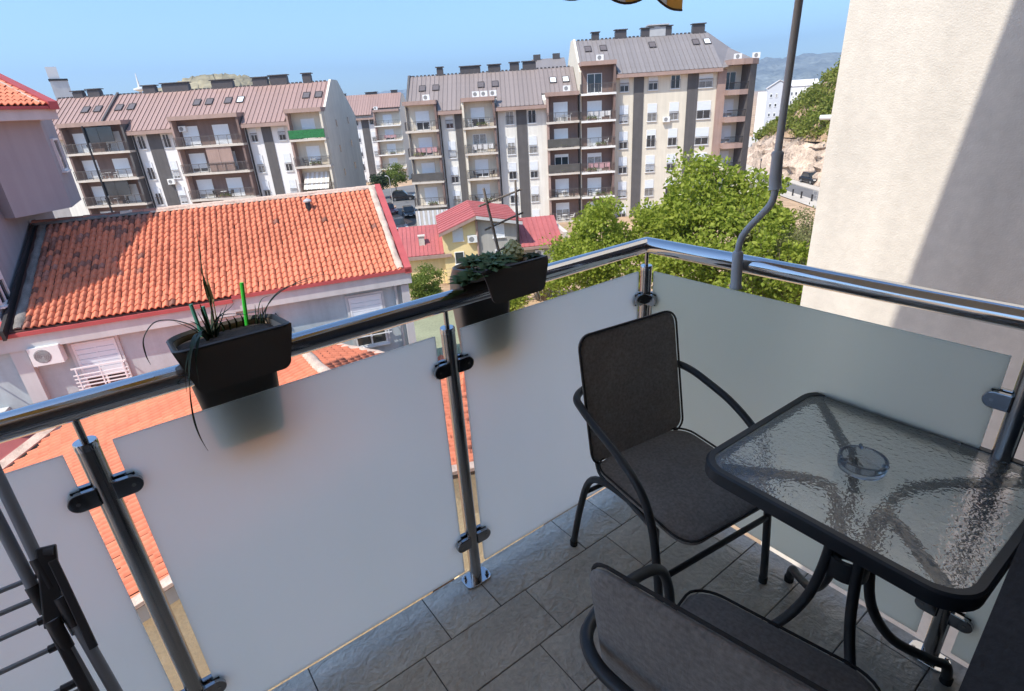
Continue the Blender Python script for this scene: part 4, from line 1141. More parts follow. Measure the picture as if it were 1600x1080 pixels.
# ------------------------------------------------------------------ railing planters
def planter(label, cx, group):
    """straddles the handrail: wide open bowl, long front flap on the balcony side, deep box outside"""
    t = thing("railing_planter", label, "planter", (cx, RY, 1.0), 0, group)
    W2 = .112
    def ring(w, yb, yf, z_, r0_=.03, n=5, tilt=0.0):
        pts = []
        for (sx, sy, a0) in ((1, 1, 0), (-1, 1, 90), (-1, -1, 180), (1, -1, 270)):
            r = r0_ if sy > 0 else min(r0_, .022)
            cx_ = sx * (w - r); cy_ = (yb if sy > 0 else yf) - sy * r
            for k in range(n + 1):
                a = R(a0 + 90 * k / n)
                yv = cy_ + r * math.sin(a)
                pts.append((cx_ + r * math.cos(a), yv, z_ - tilt * (yv - yf) / (yb - yf)))
        return pts
    def loft(rings, cap0, cap1):
        mb = MB(); n = len(rings[0])
        fs = [(i * n + k, i * n + (k + 1) % n, (i + 1) * n + (k + 1) % n, (i + 1) * n + k) for i in range(len(rings) - 1) for k in range(n)]
        if cap0: fs.append(tuple(range(n - 1, -1, -1)))
        if cap1: fs.append(tuple((len(rings) - 1) * n + k for k in range(n)))
        return mb.add([p for r_ in rings for p in r_], fs)
    # deep box outside the rail
    part("box", loft([ring(.078, .100, .040, -.16, .02), ring(.082, .106, .036, -.14, .02), ring(.098, .112, .034, .046, .025)], True, False), 'anth', t, True)
    # bowl above the rail
    part("bowl", loft([ring(.098, .112, .034, .045, .025), ring(.100, .112, .031, .107, .04, tilt=.0), ring(.104, .106, -.05, .122, .05, tilt=.008), ring(.109, .098, -.103, .148, .06, tilt=.022), ring(.115, .090, -.127, .167, .075, tilt=.028),
                       ring(.116, .090, -.130, .172, .078, tilt=.028), ring(.112, .085, -.125, .174, .075, tilt=.028), ring(.106, .082, -.110, .164, .07, tilt=.026), ring(.100, .094, -.06, .128, .05, tilt=.01)], False, False), 'anth', t, True)
    part("lining", loft([ring(.0985, .093, -.058, .1285, .05, tilt=.01), ring(.1045, .0805, -.107, .1625, .068, tilt=.026)], False, False), 'linerin', t, True)
    part("soil", loft([ring(.1025, .084, -.085, .143, .06, tilt=.02), ring(.085, .06, -.06, .147, .04, tilt=.016)], False, True), 'soil', t, True)
    # flap hanging on the balcony side, with rounded lower corners
    out = [(-.116, .168)] + [(-.086 - .022 * math.cos(a), .070 - .022 * math.sin(a)) for a in [R(k * 15) for k in range(7)]] + [(.086 + .022 * math.sin(a), .070 - .022 * math.cos(a)) for a in [R(k * 15) for k in range(7)]] + [(.116, .168)]
    mbf = MB(); n = len(out)
    yy = lambda z_: -.1315 - .006 * (max(0, .172 - z_) / .124) + .016 * max(0, (z_ - .150) / .022) ** 2 * .5
    mbf.add([(x, yy(z_), z_) for x, z_ in out] + [(x, yy(z_) + .004, z_) for x, z_ in out], [])
    m_ = 12
    # build the flap as a grid of rows clipped to the rounded outline
    mbf = MB(); V = []; F = []
    def half(z_):
        if z_ >= .098: return .096 + .0195 * (z_ - .098) / .073
        return .074 + .022 * math.sqrt(max(0, 1 - ((.098 - z_) / .022) ** 2))
    zs = [.076, .077, .080, .084, .090, .098, .108, .120, .134, .148, .160, .171]
    for off in (0, .004):
        for z_ in zs:
            for k in range(9):
                V.append((half(z_) * (k / 4 - 1), yy(z_) + off, z_))
    nr = len(zs); nn = nr * 9
    for i in range(nr - 1):
        for k in range(8):
            a = i * 9 + k
            F.append((a, a + 1, a + 10, a + 9)); F.append((nn + a + 9, nn + a + 10, nn + a + 1, nn + a))
        for k in (0, 8):
            a = i * 9 + k; F.append((a, a + 9, nn + a + 9, nn + a) if k == 0 else (a + 9, a, nn + a, nn + a + 9))
    for k in range(8): F.append((k + 1, k, nn + k, nn + k + 1))
    mbf.add(V, F)
    part("front_flap", mbf, 'anth', t, True)
    return t

def blade(pts, w, n=5, fold=.25, taper=1.0):
    """a long leaf along a curve: narrow V section, tapering to a point"""
    P = spline(pts, n); mb = MB(); V = []; m = len(P)
    for i, p in enumerate(P):
        t = (P[min(i + 1, m - 1)] - P[max(i - 1, 0)]).normalized()
        s_ = t.cross(Vector((0, 0, 1)))
        if s_.length < .05: s_ = Vector((1, 0, 0))
        s_.normalize(); up = s_.cross(t)
        q = i / (m - 1)
        ww = w * (1 - q ** 2.2 * taper) * (.75 + .25 * min(1, q * 5)) + .0004
        th = ww * .35
        V += [p + s_ * ww + up * ww * fold, p - up * th, p - s_ * ww + up * ww * fold, p + up * th * .4]
    F = [(i * 4 + k, i * 4 + (k + 1) % 4, (i + 1) * 4 + (k + 1) % 4, (i + 1) * 4 + k) for i in range(m - 1) for k in range(4)]
    F += [(3, 2, 1, 0), tuple((m - 1) * 4 + k for k in range(4))]
    return mb.add(V, F)

pl1 = planter("grey railing planter with long drooping dark leaves and a bright green stick", .148, "planters straddling the handrail")
ag = thing("trailing_plant", "dark long leaved plant drooping over the grey planter by the green stick", "plant", (.148, RY + .005, 1.138))
def lf(pts, w=.0045, m='aloe', **k):
    part("leaf", blade(pts, w, **k), m, ag, True)
AB = (.148, RY + .005, 1.138)
def lw(pts, w=.0030, m='aloe', **k): lf([(a - AB[0], b - AB[1], c - AB[2]) for a, b, c in pts], w, m, **k)
lw([(.118, 1.335, 1.13), (.101, 1.33, 1.158), (.084, 1.33, 1.181), (.052, 1.33, 1.20), (.022, 1.32, 1.204), (-.004, 1.31, 1.179), (-.010, 1.30, 1.147), (-.008, 1.295, 1.126)])
lw([(.118, 1.335, 1.13), (.110, 1.32, 1.151), (.086, 1.25, 1.180), (.063, 1.19, 1.171), (.045, 1.175, 1.14), (.034, 1.18, 1.09)], .0034)
lw([(.118, 1.335, 1.12), (.110, 1.32, 1.135), (.096, 1.25, 1.178), (.071, 1.19, 1.179), (.055, 1.17, 1.153), (.041, 1.165, 1.103), (.031, 1.175, 1.034), (.031, 1.19, .98), (.037, 1.20, .937)], .0034)
lw([(.115, 1.34, 1.13), (.100, 1.28, 1.175), (.080, 1.20, 1.176), (.066, 1.17, 1.15), (.058, 1.165, 1.10)], .0030)
lw([(.132, 1.36, 1.121), (.139, 1.36, 1.21), (.141, 1.36, 1.27), (.151, 1.36, 1.344), (.154, 1.36, 1.376)], .0036)
lw([(.127, 1.36, 1.118), (.138, 1.36, 1.179), (.141, 1.36, 1.234), (.141, 1.36, 1.288)], .0045, 'dry')
lw([(.134, 1.365, 1.118), (.145, 1.365, 1.19), (.147, 1.365, 1.25), (.151, 1.365, 1.31)], .0036, 'dry')
lw([(.119, 1.36, 1.13), (.126, 1.36, 1.15), (.145, 1.36, 1.171), (.172, 1.36, 1.185), (.187, 1.36, 1.196)], .0034)
lw([(.124, 1.36, 1.13), (.132, 1.36, 1.157), (.155, 1.36, 1.174), (.190, 1.36, 1.168), (.229, 1.36, 1.15)], .0026)
lw([(.227, 1.36, 1.115), (.246, 1.36, 1.159), (.284, 1.36, 1.193), (.340, 1.36, 1.212), (.394, 1.36, 1.217), (.431, 1.36, 1.211)], .0026)
lw([(.235, 1.36, 1.112), (.254, 1.36, 1.168), (.296, 1.36, 1.202), (.355, 1.36, 1.209), (.384, 1.36, 1.213)], .0026)
lw([(.221, 1.36, 1.116), (.235, 1.36, 1.169), (.249, 1.36, 1.191), (.269, 1.36, 1.194)], .0024)
lw([(.220, 1.36, 1.117), (.230, 1.36, 1.183)], .0044)
lw([(.235, 1.36, 1.112), (.245, 1.36, 1.178)], .0048)
lw([(.228, 1.35, 1.112), (.236, 1.35, 1.17)], .0050)
for k in range(11):
    a = k * .63; q = .018 + .016 * (k % 3)
    lw([(.122 + .006 * math.cos(a), 1.345 + .006 * math.sin(a), 1.12), (.124 + q * .6 * math.cos(a), 1.345 + q * .6 * math.sin(a), 1.158), (.126 + q * 1.3 * math.cos(a), 1.345 + q * math.sin(a), 1.178 + .012 * (k % 4))], .0038)
for k in range(4):
    lw([(.15 + .012 * k, 1.375, 1.11), (.152 + .015 * k, 1.372, 1.142), (.146 + .016 * k, 1.365, 1.165)], .0030)
solid("plant_stick", MB().tube([(.203, 1.385, 1.115), (.218, 1.385, 1.233)], .0046, 8), 'gstick', "bright green plastic stick standing in the planter", "stick", smooth=True)
solid("plant_stick", MB().tube([(.106, 1.378, 1.125), (.103, 1.385, 1.209)], .0042, 8), 'tstick', "teal plastic stick at the planter's left end", "stick", "teal plant sticks", smooth=True)
solid("plant_stick", MB().tube([(.124, 1.378, 1.125), (.125, 1.385, 1.198)], .0042, 8), 'tstick', "teal plastic stick just left of the tall dry leaves", "stick", "teal plant sticks", smooth=True)

pl2 = planter("grey railing planter holding rosettes, a pale bud and a stick trellis", .885, "planters straddling the handrail")
def rosette(name, label, loc, r, n, m, h=.6, up=.3):
    t = thing(name, label, "succulent", loc)
    for k in range(n):
        q = k / n; a = k * 2.39996
        L_ = r * (.35 + .65 * q); el = 1.5 - 1.05 * q + .12 * math.sin(k * 1.7)
        d = Vector((math.cos(a) * math.cos(el), math.sin(a) * math.cos(el), math.sin(el)))
        s_ = Vector((-math.sin(a), math.cos(a), 0)); nn = d.cross(s_)
        w = L_ * .19
        mb = MB(); o_ = d * r * .06
        mb.add([o_ - nn * .002, o_ + d * L_ * .6 + s_ * w + nn * -.004, o_ + d * L_ + nn * -.012, o_ + d * L_ * .6 - s_ * w + nn * -.004, o_ + d * L_ * .55 + nn * .006],
               [(0, 1, 4), (1, 2, 4), (2, 3, 4), (3, 0, 4), (3, 2, 1, 0)])
        part("leaf", mb, m, t, True)
    return t
rosette("succulent_rosette", "dark green spiky rosette at the planter's left end, hanging over the rail", (.772, 1.232, 1.142), .058, 60, 'rosette')
rosette("succulent_rosette", "fullest dark green rosette, in front of the trellis foot", (.814, 1.205, 1.166), .056, 66, 'rosette')
rosette("succulent_rosette", "dark green rosette in the middle of the clump, behind the front ones", (.795, 1.262, 1.170), .058, 60, 'rosette')
rosette("succulent_rosette", "dark green rosette left of the trellis foot, behind the fullest one", (.842, 1.252, 1.172), .054, 56, 'rosette')
rosette("succulent_rosette", "dark green rosette right of the left upright stick", (.876, 1.236, 1.166), .046, 46, 'rosette')
rosette("succulent_rosette", "lowest dark green rosette, drooping behind the handrail", (.782, 1.300, 1.112), .060, 56, 'rosette')
rosette("succulent_rosette", "small dark leaf tuft at the planter's right end", (.982, 1.24, 1.158), .034, 26, 'aloe')
bt = thing("pale_bud", "pale green artichoke shaped bud behind the trellis in the planter", "plant", (.972, 1.325, 1.142))
for k in range(34):
    q = k / 33; a = k * 2.39996; z_ = q * .046
    rr = .031 * math.sin(math.pi * (.30 + .62 * q)) ** .7
    d = Vector((math.cos(a), math.sin(a), 0)); s_ = Vector((-d.y, d.x, 0))
    r2_ = .031 * math.sin(math.pi * min(.97, .30 + .62 * (q + .30))) ** .7
    b_ = d * rr * .9 + Vector((0, 0, z_ - .006)); md = d * (rr + .004) + Vector((0, 0, z_ + .007)); tp = d * (r2_ + .005 * (1 - q)) * .92 + Vector((0, 0, z_ + .021))
    w_s = .0125 * (1 - .45 * q)
    mb = MB(); mb.add([b_ - s_ * w_s * .6, b_ + s_ * w_s * .6, md + s_ * w_s, tp, md - s_ * w_s, md + d * .0035], [(0, 1, 5), (1, 2, 5), (2, 3, 5), (3, 4, 5), (4, 0, 5), (4, 3, 2, 1, 0)])
    part("bract", mb, 'bud', bt, True)
part("core", MB().lathe([(.018, -.01), (.027, .005), (.028, .022), (.022, .042), (.010, .058), (.002, .064)], 12), 'bud', bt, True)
tr = thing("stick_trellis", "trellis of weathered sticks standing in the planter", "trellis", (.93, 1.33, 1.12))
def T3(x, y, z_): return (x - .93, y - 1.33, z_ - 1.12)
part("upright", MB().tube([T3(.934, 1.31, 1.11), T3(.918, 1.325, 1.19), T3(.890, 1.335, 1.366)], [.0050, .0047, .0036], 7), 'stick', tr, True)
part("upright", MB().tube([T3(.985, 1.31, 1.11), T3(.996, 1.325, 1.20), T3(1.005, 1.335, 1.374)], [.0052, .0048, .0036], 7), 'stick', tr, True)
for a, c in (((.869, 1.335, 1.318), (1.024, 1.335, 1.345)), ((.882, 1.335, 1.248), (1.027, 1.335, 1.276)), ((.914, 1.33, 1.176), (.998, 1.33, 1.199))):
    part("crosspiece", MB().tube([T3(*a), T3(*c)], .0030, 6), 'stick', tr, True)

# ------------------------------------------------------------------ awning with its crank
aw = thing("awning", "striped awning whose scalloped brown edge hangs into the top of the view", "awning", (0, 0, 0))
y_, zt_ = 1.25, 1.908
n = 18; xs = [-1.3 + k * (1.628 + 1.3) / 18 for k in range(19)]
for k in range(18):
    a, c = xs[k], xs[k + 1]
    part("fabric_stripe", MB().extrude([(a, y_, zt_ + .05), (c, y_, zt_ + .05), (c, .15, 2.62), (a, .15, 2.62)], (0, 0, .004)), 'awn' if k % 2 else 'awng', aw)
part("front_bar", MB().tube([(-1.32, y_, zt_ + .035), (1.63, y_, zt_ + .035)], .018, 10), 'frame', aw, True)
sc = .2155
for k in range(14):
    x1_ = 1.628 - k * sc * .999; x0_ = x1_ - sc
    if k == 0:
        pts = [(x0_ + sc * .30 + (sc * .70) * q / 8, zt_ - .05 - .042 * math.sin(math.pi * .5 * min(1, q / 6.5))) for q in range(9)]
    else:
        x0_ += sc * .3; x1_ += sc * .3
        pts = [(x0_ + (x1_ - x0_) * q / 10, zt_ - .048 - .036 * max(0, math.sin(math.pi * q / 10)) ** .7) for q in range(11)]
    A_ = pts[0][0]; B_ = pts[-1][0]; mid = (A_ + B_) / 2
    for (lo, hi, mm) in ((A_, mid, 'awng'), (mid, B_, 'awn')):
        pp = [p for p in pts if lo - 1e-6 <= p[0] <= hi + 1e-6]
        if len(pp) < 2: continue
        part("scallop", MB().extrude([(pp[0][0], y_, zt_ + .03)] + [(p[0], y_, p[1]) for p in pp] + [(pp[-1][0], y_, zt_ + .03)], (0, .0025, 0)), mm, aw)
    part("scallop_hem", MB().tube([(p[0], y_ + .001, p[1]) for p in pts], .0032, 6), 'awnb', aw, True)
cr = thing("awning_crank", "grey awning crank handle with an S bend hanging in front of the side rail", "crank handle", (1.54, .83, 1.0))
X0 = .0
part("rod", MB().tube([(X0, -.002, 1.22), (X0, .0, .80), (X0, .004, .412), (X0, -.003, .326)], .0098, 14), 'crank', cr, True)
part("bent_arm", MB().tube(spline([(X0, -.003, .335), (X0, -.002, .300), (X0, .006, .272), (X0, .030, .240), (X0, .056, .208), (X0, .077, .178), (X0, .087, .150), (X0, .090, .117)], 5), .0098, 14), 'crank', cr, True)
g1 = MB().tube([(X0, .004, .418), (X0, .004, .412), (X0, .003, .400), (X0, .001, .34), (X0, -.002, .322), (X0, -.003, .316)], [.0125, .0165, .0150, .0165, .0165, .0190], 14)
part("grip", g1, 'crank', cr, True)
g2 = MB().tube([(X0, .090, .122), (X0, .090, .117), (X0, .089, .106), (X0, .086, .04), (X0, .0845, .016), (X0, .084, .010), (X0, .084, .004)], [.0130, .0165, .0160, .0165, .0165, .0195, .0190], 14)
part("grip", g2, 'crank', cr, True)

# ------------------------------------------------------------------ chairs
def rrect(w, h, r, n=6):
    pts = []
    for (sx, sy, a0) in ((1, 1, 0), (-1, 1, 90), (-1, -1, 180), (1, -1, 270)):
        for k in range(n + 1):
            a = R(a0 + 90 * k / n)
            pts.append((sx * (w / 2 - r) + r * math.cos(a), sy * (h / 2 - r) + r * math.sin(a)))
    return pts
def cushion(w, h, t, r, fn):
    """rounded pad: outline rings puffed to the middle on both faces, mapped by fn(x, y, z)"""
    rings = []
    for sc_, z_ in ((.25, -.50), (.6, -.5), (.90, -.47), (.975, -.36), (1, -.1), (1, .1), (.975, .36), (.90, .47), (.6, .56), (.25, .6)):
        k = min(1, sc_)
        rings.append([fn(x * (1 - (1 - k) * 1), y * (1 - (1 - k) * 1), z_ * t) for x, y in rrect(w, h, r)])
    n = len(rings[0]); mb = MB()
    F = [(i * n + k, i * n + (k + 1) % n, (i + 1) * n + (k + 1) % n, (i + 1) * n + k) for i in range(len(rings) - 1) for k in range(n)]
    F += [tuple(range(n - 1, -1, -1)), tuple((len(rings) - 1) * n + k for k in range(n))]
    return mb.add([p for r_ in rings for p in r_], F)
def make_chair(label, loc, rot):
    t = thing("garden_chair", label, "chair", loc, rot, "padded garden chairs round the glass table")
    # front is -y; seat pad, curved down a little at the front
    def seat(x, y, z_): return (x, y, .43 + z_ + .05 * (y / .21) * .25 - (.016 if y < -.15 else 0) * ((-y - .15) / .06))
    part("seat", cushion(.415, .42, .028, .07, seat), 'fabric', t, True)
    part("seat_piping", MB().tube([seat(x, y, .013) for x, y in rrect(.417, .422, .07)], .0036, 6, True), 'fabdark', t, True)
    def back(x, y, z_):
        yy_ = .21 + (y + .22) * .17 - .035 * (1 - (x / .2) ** 2) * -0.35
        return (x, yy_ - z_, .43 + .02 + (y + .22) * .99)
    part("backrest", cushion(.415, .45, .026, .045, back), 'fabric', t, True)
    part("backrest_piping", MB().tube([back(x, y, .010) for x, y in rrect(.418, .453, .045)], .0036, 6, True), 'fabdark', t, True)
    for s_ in (-1, 1):
        part("back_frame", MB().tube(spline([(s_ * .186, .165, .402), (s_ * .183, .205, .425), (s_ * .180, .228, .52), (s_ * .178, .283, .84)], 4), .0075, 10), 'black', t, True)
    half = [(.240, -.183, 0.006), (.243, -.170, .15), (.247, -.150, .32), (.250, -.125, .45), (.252, -.075, .545), (.252, .03, .612), (.248, .14, .650), (.240, .215, .672), (.222, .270, .680), (.17, .305, .682), (.08, .318, .682)]
    part("armrest", MB().tube(spline([(-x, y, z_) for x, y, z_ in half] + [(0, .320, .682)] + half[::-1], 6), .0128, 12), 'black', t, True)
    for s_ in (-1, 1):
        part("rear_leg", MB().tube(spline([(s_ * .185, .02, .402), (s_ * .19, .15, .398), (s_ * .197, .235, .355), (s_ * .203, .285, .20), (s_ * .206, .325, .006)], 5), .0125, 12), 'black', t, True)
        part("side_rail", MB().tube([(s_ * .188, .04, .400), (s_ * .205, -.10, .392), (s_ * .247, -.14, .385)], .0105, 10), 'black', t, True)
        part("foot_cap", MB().lathe([(.0148, 0), (.0148, .022), (.013, .026)], 10, (s_ * .240, -.182, 0)), 'rubber', t, True)
        part("foot_cap", MB().lathe([(.0148, 0), (.0148, .022), (.013, .026)], 10, (s_ * .206, .324, 0)), 'rubber', t, True)
    part("stretcher", MB().tube([(-.245, -.158, .27), (.245, -.158, .27)], .0095, 10), 'black', t, True)
    part("stretcher", MB().tube([(-.200, .262, .29), (.200, .262, .29)], .0085, 10), 'black', t, True)
    return t
make_chair("padded chair in the far corner behind the glass table, facing it", (1.262, .862, 0), R(-7))
c2 = make_chair("padded chair in the foreground, its back cushion cut by the bottom edge", (.792, .338, 0), R(101))

# ------------------------------------------------------------------ glass table and ashtray
tb = thing("glass_table", "square garden table with rippled glass top and black rim", "table", (1.312, .372, 0), R(-1.5))
TH = .715; TW = .585
mb = MB(); outl = rrect(TW, TW, .075, 8); inn = rrect(TW - .040, TW - .040, .058, 8); n = len(outl)
V = [(x, y, TH - .028) for x, y in outl] + [(x, y, TH + .004) for x, y in outl] + [(x * .985, y * .985, TH + .009) for x, y in outl] + [(x, y, TH + .008) for x, y in inn] + [(x, y, TH - .028) for x, y in inn]
F = [(i * n + k, i * n + (k + 1) % n, ((i + 1) % 5) * n + (k + 1) % n, ((i + 1) % 5) * n + k) for i in range(5) for k in range(n)]
mb.add(V, F); part("rim", mb, 'black', tb, True)
part("glass_top", MB().prism(rrect(TW - .043, TW - .043, .056, 8), TH, TH + .0052), 'tglass', tb)
for sx in (-1, 1):
    for sy in (-1, 1):
        d = Vector((sx, sy, 0)).normalized()
        h = [d * .345 + Vector((0, 0, TH - .018)), d * .15 + Vector((0, 0, TH - .035)), d * .075 + Vector((0, 0, TH - .07)), d * .055 + Vector((0, 0, .55)),
             d * .055 + Vector((0, 0, .42)), d * .085 + Vector((0, 0, .27)), d * .16 + Vector((0, 0, .15)), d * .27 + Vector((0, 0, .085)), d * .315 + Vector((0, 0, .065)), d * .328 + Vector((0, 0, .006))]
        part("leg", MB().tube(spline(h, 5), .0135, 12), 'black', tb, True)
        part("foot_cap", MB().lathe([(.0155, 0), (.0155, .02), (.013, .025)], 10, tuple(d * .328)), 'rubber', tb, True)
mb = MB(); n = 24
for zz in (.36, .42):
    pass
ro, ri = .052, .040
V = [(r_ * math.cos(k * 2 * math.pi / n), r_ * math.sin(k * 2 * math.pi / n), zz) for r_, zz in ((ro, .39), (ro, .45), (ri, .45), (ri, .39)) for k in range(n)]
mb.add(V, [(i * n + k, i * n + (k + 1) % n, ((i + 1) % 4) * n + (k + 1) % n, ((i + 1) % 4) * n + k) for i in range(4) for k in range(n)])
part("centre_ring", mb, 'black', tb, True)
at = thing("ashtray", "round clear glass ashtray on the rippled table top", "ashtray", (1.292, .388, TH + .0056))
part("bowl", MB().lathe([(.042, 0), (.050, .004), (.053, .020), (.0525, .034), (.049, .036), (.044, .033), (.040, .014), (.034, .010), (.005, .009)], 32), 'clear', at, True)
for k in range(3):
    a = k * 2 * math.pi / 3 + .5
    part("rest_notch", MB().tube([(.042 * math.cos(a), .042 * math.sin(a), .0335), (.0555 * math.cos(a), .0555 * math.sin(a), .0345)], .0045, 8), 'clear', at, True)

# ------------------------------------------------------------------ folded clothes airer at the left
dr = thing("clothes_airer", "folded grey tubular clothes airer standing by the glass at the left", "clothes airer", (-.27, 1.16, 0))
def D3(p): return (p[0] + .27, p[1] - 1.16, p[2])
tubes = [[(-.292, 1.262, 1.06), (-.276, 1.158, .87), (-.262, 1.10, .72)], [(-.318, 1.25, 1.03), (-.297, 1.146, .825), (-.285, 1.11, .74)],
         [(-.262, 1.115, .80), (-.236, 1.02, .60), (-.205, .90, .36), (-.17, .78, .02)], [(-.285, 1.10, .77), (-.262, 1.01, .58), (-.235, .89, .34), (-.20, .77, .02)]]
for p in tubes: part("frame_tube", MB().tube([D3(q) for q in p], .0098, 12), 'rack', dr, True)
part("hinge_bracket", MB().beam(D3((-.258, 1.160, .885)), D3((-.285, 1.10, .755)), .014, .030, (1, 0, 0)), 'rackb', dr, bevel=.003)
part("hinge_bracket", MB().beam(D3((-.255, 1.143, .862)), D3((-.240, 1.047, .712)), .007, .014, (1, 0, 0)), 'rackb', dr, bevel=.002)
part("leg", MB().beam(D3((-.287, 1.10, .765)), D3((-.232, .84, .30)), .017, .017, (1, 0, 0)), 'rackb', dr, bevel=.003)
part("hinge_screw", MB().tube([D3((-.262, 1.155, .878)), D3((-.248, 1.15, .876))], .008, 10), 'rackb', dr, True)
for p in (((-.276, 1.158, .87), (-.270, 1.132, .815)), ((-.297, 1.146, .825), (-.291, 1.125, .775)), ((-.262, 1.115, .80), (-.256, 1.09, .745)), ((-.285, 1.10, .77), (-.279, 1.075, .715))):
    part("tube_socket", MB().tube([D3(p[0]), D3(p[1])], .0118, 12), 'rackb', dr, True)
for k, (yy_, zz_) in enumerate(((1.155, .835), (1.140, .800), (1.118, .765), (1.095, .715), (1.050, .655), (1.043, .640), (.96, .53), (.93, .47))):
    part("drying_bar", MB().tube([D3((-.285, yy_, zz_)), D3((-.95, yy_, zz_))], .0048, 8), 'rack', dr, True)
    if k in (2, 3, 4): part("bar_socket", MB().tube([D3((-.283, yy_, zz_)), D3((-.307, yy_, zz_))], .0075, 8), 'rackb', dr, True)

# ================================================================== VEGETATION
M['leafy'] = leafmat("bright_green_leaves", (.22, .29, .025), (.43, .48, .08), .52)
M['leafd'] = leafmat("mid_green_leaves", (.13, .19, .03), (.26, .31, .07), .48)
M['leafo'] = leafmat("olive_leaves", (.15, .165, .055), (.28, .27, .11), .4)
M['pine'] = leafmat("pine_needles", (.022, .045, .018), (.05, .08, .03), .2)
M['scrub'] = leafmat("hillside_scrub_leaves", (.14, .19, .02), (.30, .31, .07), .42)
M['flower'] = leafmat("cream_blossom", (.60, .56, .38), (.7, .66, .5), .3)

def leaves(centres, radii, per, size, seed, flat=.75):
    """leaf blades scattered round clump centres: returns verts and quad faces"""
    rs = np.random.RandomState(seed)
    C_ = np.repeat(np.asarray(centres, float), per, 0); Rr = np.repeat(np.asarray(radii, float), per)
    n = len(C_)
    d = rs.normal(size=(n, 3)); d /= np.linalg.norm(d, axis=1)[:, None]
    p = C_ + d * (Rr * rs.rand(n) ** .45)[:, None] * np.array([1, 1, flat])
    a = rs.normal(size=(n, 3)) + d * .8 + np.array([0, 0, -.3]); a /= np.linalg.norm(a, axis=1)[:, None]
    b = np.cross(a, rs.normal(size=(n, 3))); b /= np.linalg.norm(b, axis=1)[:, None]
    nn = np.cross(a, b)
    s_ = size * (.6 + .8 * rs.rand(n))[:, None]
    V = np.stack([p, p + a * s_ * .5 + b * s_ * .32 + nn * s_ * .08, p + a * s_, p + a * s_ * .5 - b * s_ * .32 + nn * s_ * .08], 1).reshape(-1, 3)
    return V, np.arange(n * 4).reshape(-1, 4)

def crown_clumps(rx_, ry_, rz_, n, seed, shell=.55, bumps=5, low=-.6):
    rs = np.random.RandomState(seed); out = []
    ph = rs.rand(bumps, 3) * 6.28
    while len(out) < n:
        d = rs.normal(size=3); d /= np.linalg.norm(d)
        if d[2] < low: continue
        k = 1 + .24 * sum(math.sin(3 * d[0] + q[0]) * math.sin(3 * d[1] + q[1]) * math.cos(2.5 * d[2] + q[2]) for q in ph)
        r_ = k * (shell + (1 - shell) * rs.rand() ** .5)
        out.append((d[0] * rx_ * r_, d[1] * ry_ * r_, d[2] * rz_ * r_))
    return np.array(out)

def tree(name, label, cat, x, y, zc, rx_, ry_, rz_, nclump, per, leaf, m, seed, cr=.9, group=None, trunk_r=.2, base=G, blossom=0, limbs=7, barkm='bark', shell=.5, low=-.6):
    t = thing(name, label, cat, (x, y, base), 0, group)
    c = crown_clumps(rx_, ry_, rz_, nclump, seed, shell, low=low)
    c[:, 2] += zc - base
    rs = np.random.RandomState(seed + 1)
    V, F = leaves(c, cr * (.6 + .8 * rs.rand(len(c))), per, leaf, seed + 2)
    link("crown", fast_mesh("crown", V, F, M[m]), t)
    if blossom:
        q = c[np.argsort(-c[:, 2] - .4 * c[:, 0] * 0)[:blossom]]
        V, F = leaves(q, np.full(len(q), cr * 1.0), 10, leaf * .8, seed + 9)
        link("blossom", fast_mesh("blossom", V, F, M['flower']), t)
    h0 = max(.3, zc - base - rz_ * .35)
    mb = MB(); mb.tube(spline([(0, 0, -.1), (.15 * trunk_r, 0, h0 * .5), (0, .2 * trunk_r, h0), (0, 0, zc - base + rz_ * .4)], 3), [trunk_r * (1 - .8 * k / 9) for k in range(10)], 8)
    for k in range(limbs):
        q = c[rs.randint(len(c))] * np.array([.8, .8, 1])
        z1 = h0 * (.5 + .5 * rs.rand())
        mb.tube(spline([(0, 0, z1), tuple((np.array([0, 0, z1]) * .55 + q * .45) + np.array([0, 0, -.2])), tuple(q)], 3), [trunk_r * .45 * (1 - .8 * i / 6) for i in range(7)], 6)
    part("trunk", mb, barkm, t, True)
    return t
# the big bright tree beyond the railing corner: several crowns grown together
big = tree("broadleaf_tree", "big bright green leafy tree beyond the railing corner", "tree", 29.9, 19.5, -7.0, 4.2, 5.2, 4.1, 300, 125, .27, 'leafy', 31, .88, trunk_r=.3, blossom=26, limbs=14)
tree("broadleaf_tree", "lower bright green tree beside the grey house wing", "tree", 25.2, 25.0, -8.3, 2.6, 2.8, 3.0, 150, 110, .24, 'leafy', 37, .8, trunk_r=.18, limbs=8)
tree("broadleaf_tree", "dark mid green tree standing in front of the road curve", "tree", 32.0, 16.6, -9.2, 2.1, 2.4, 2.5, 130, 90, .22, 'leafd', 41, .85, trunk_r=.2, limbs=10)
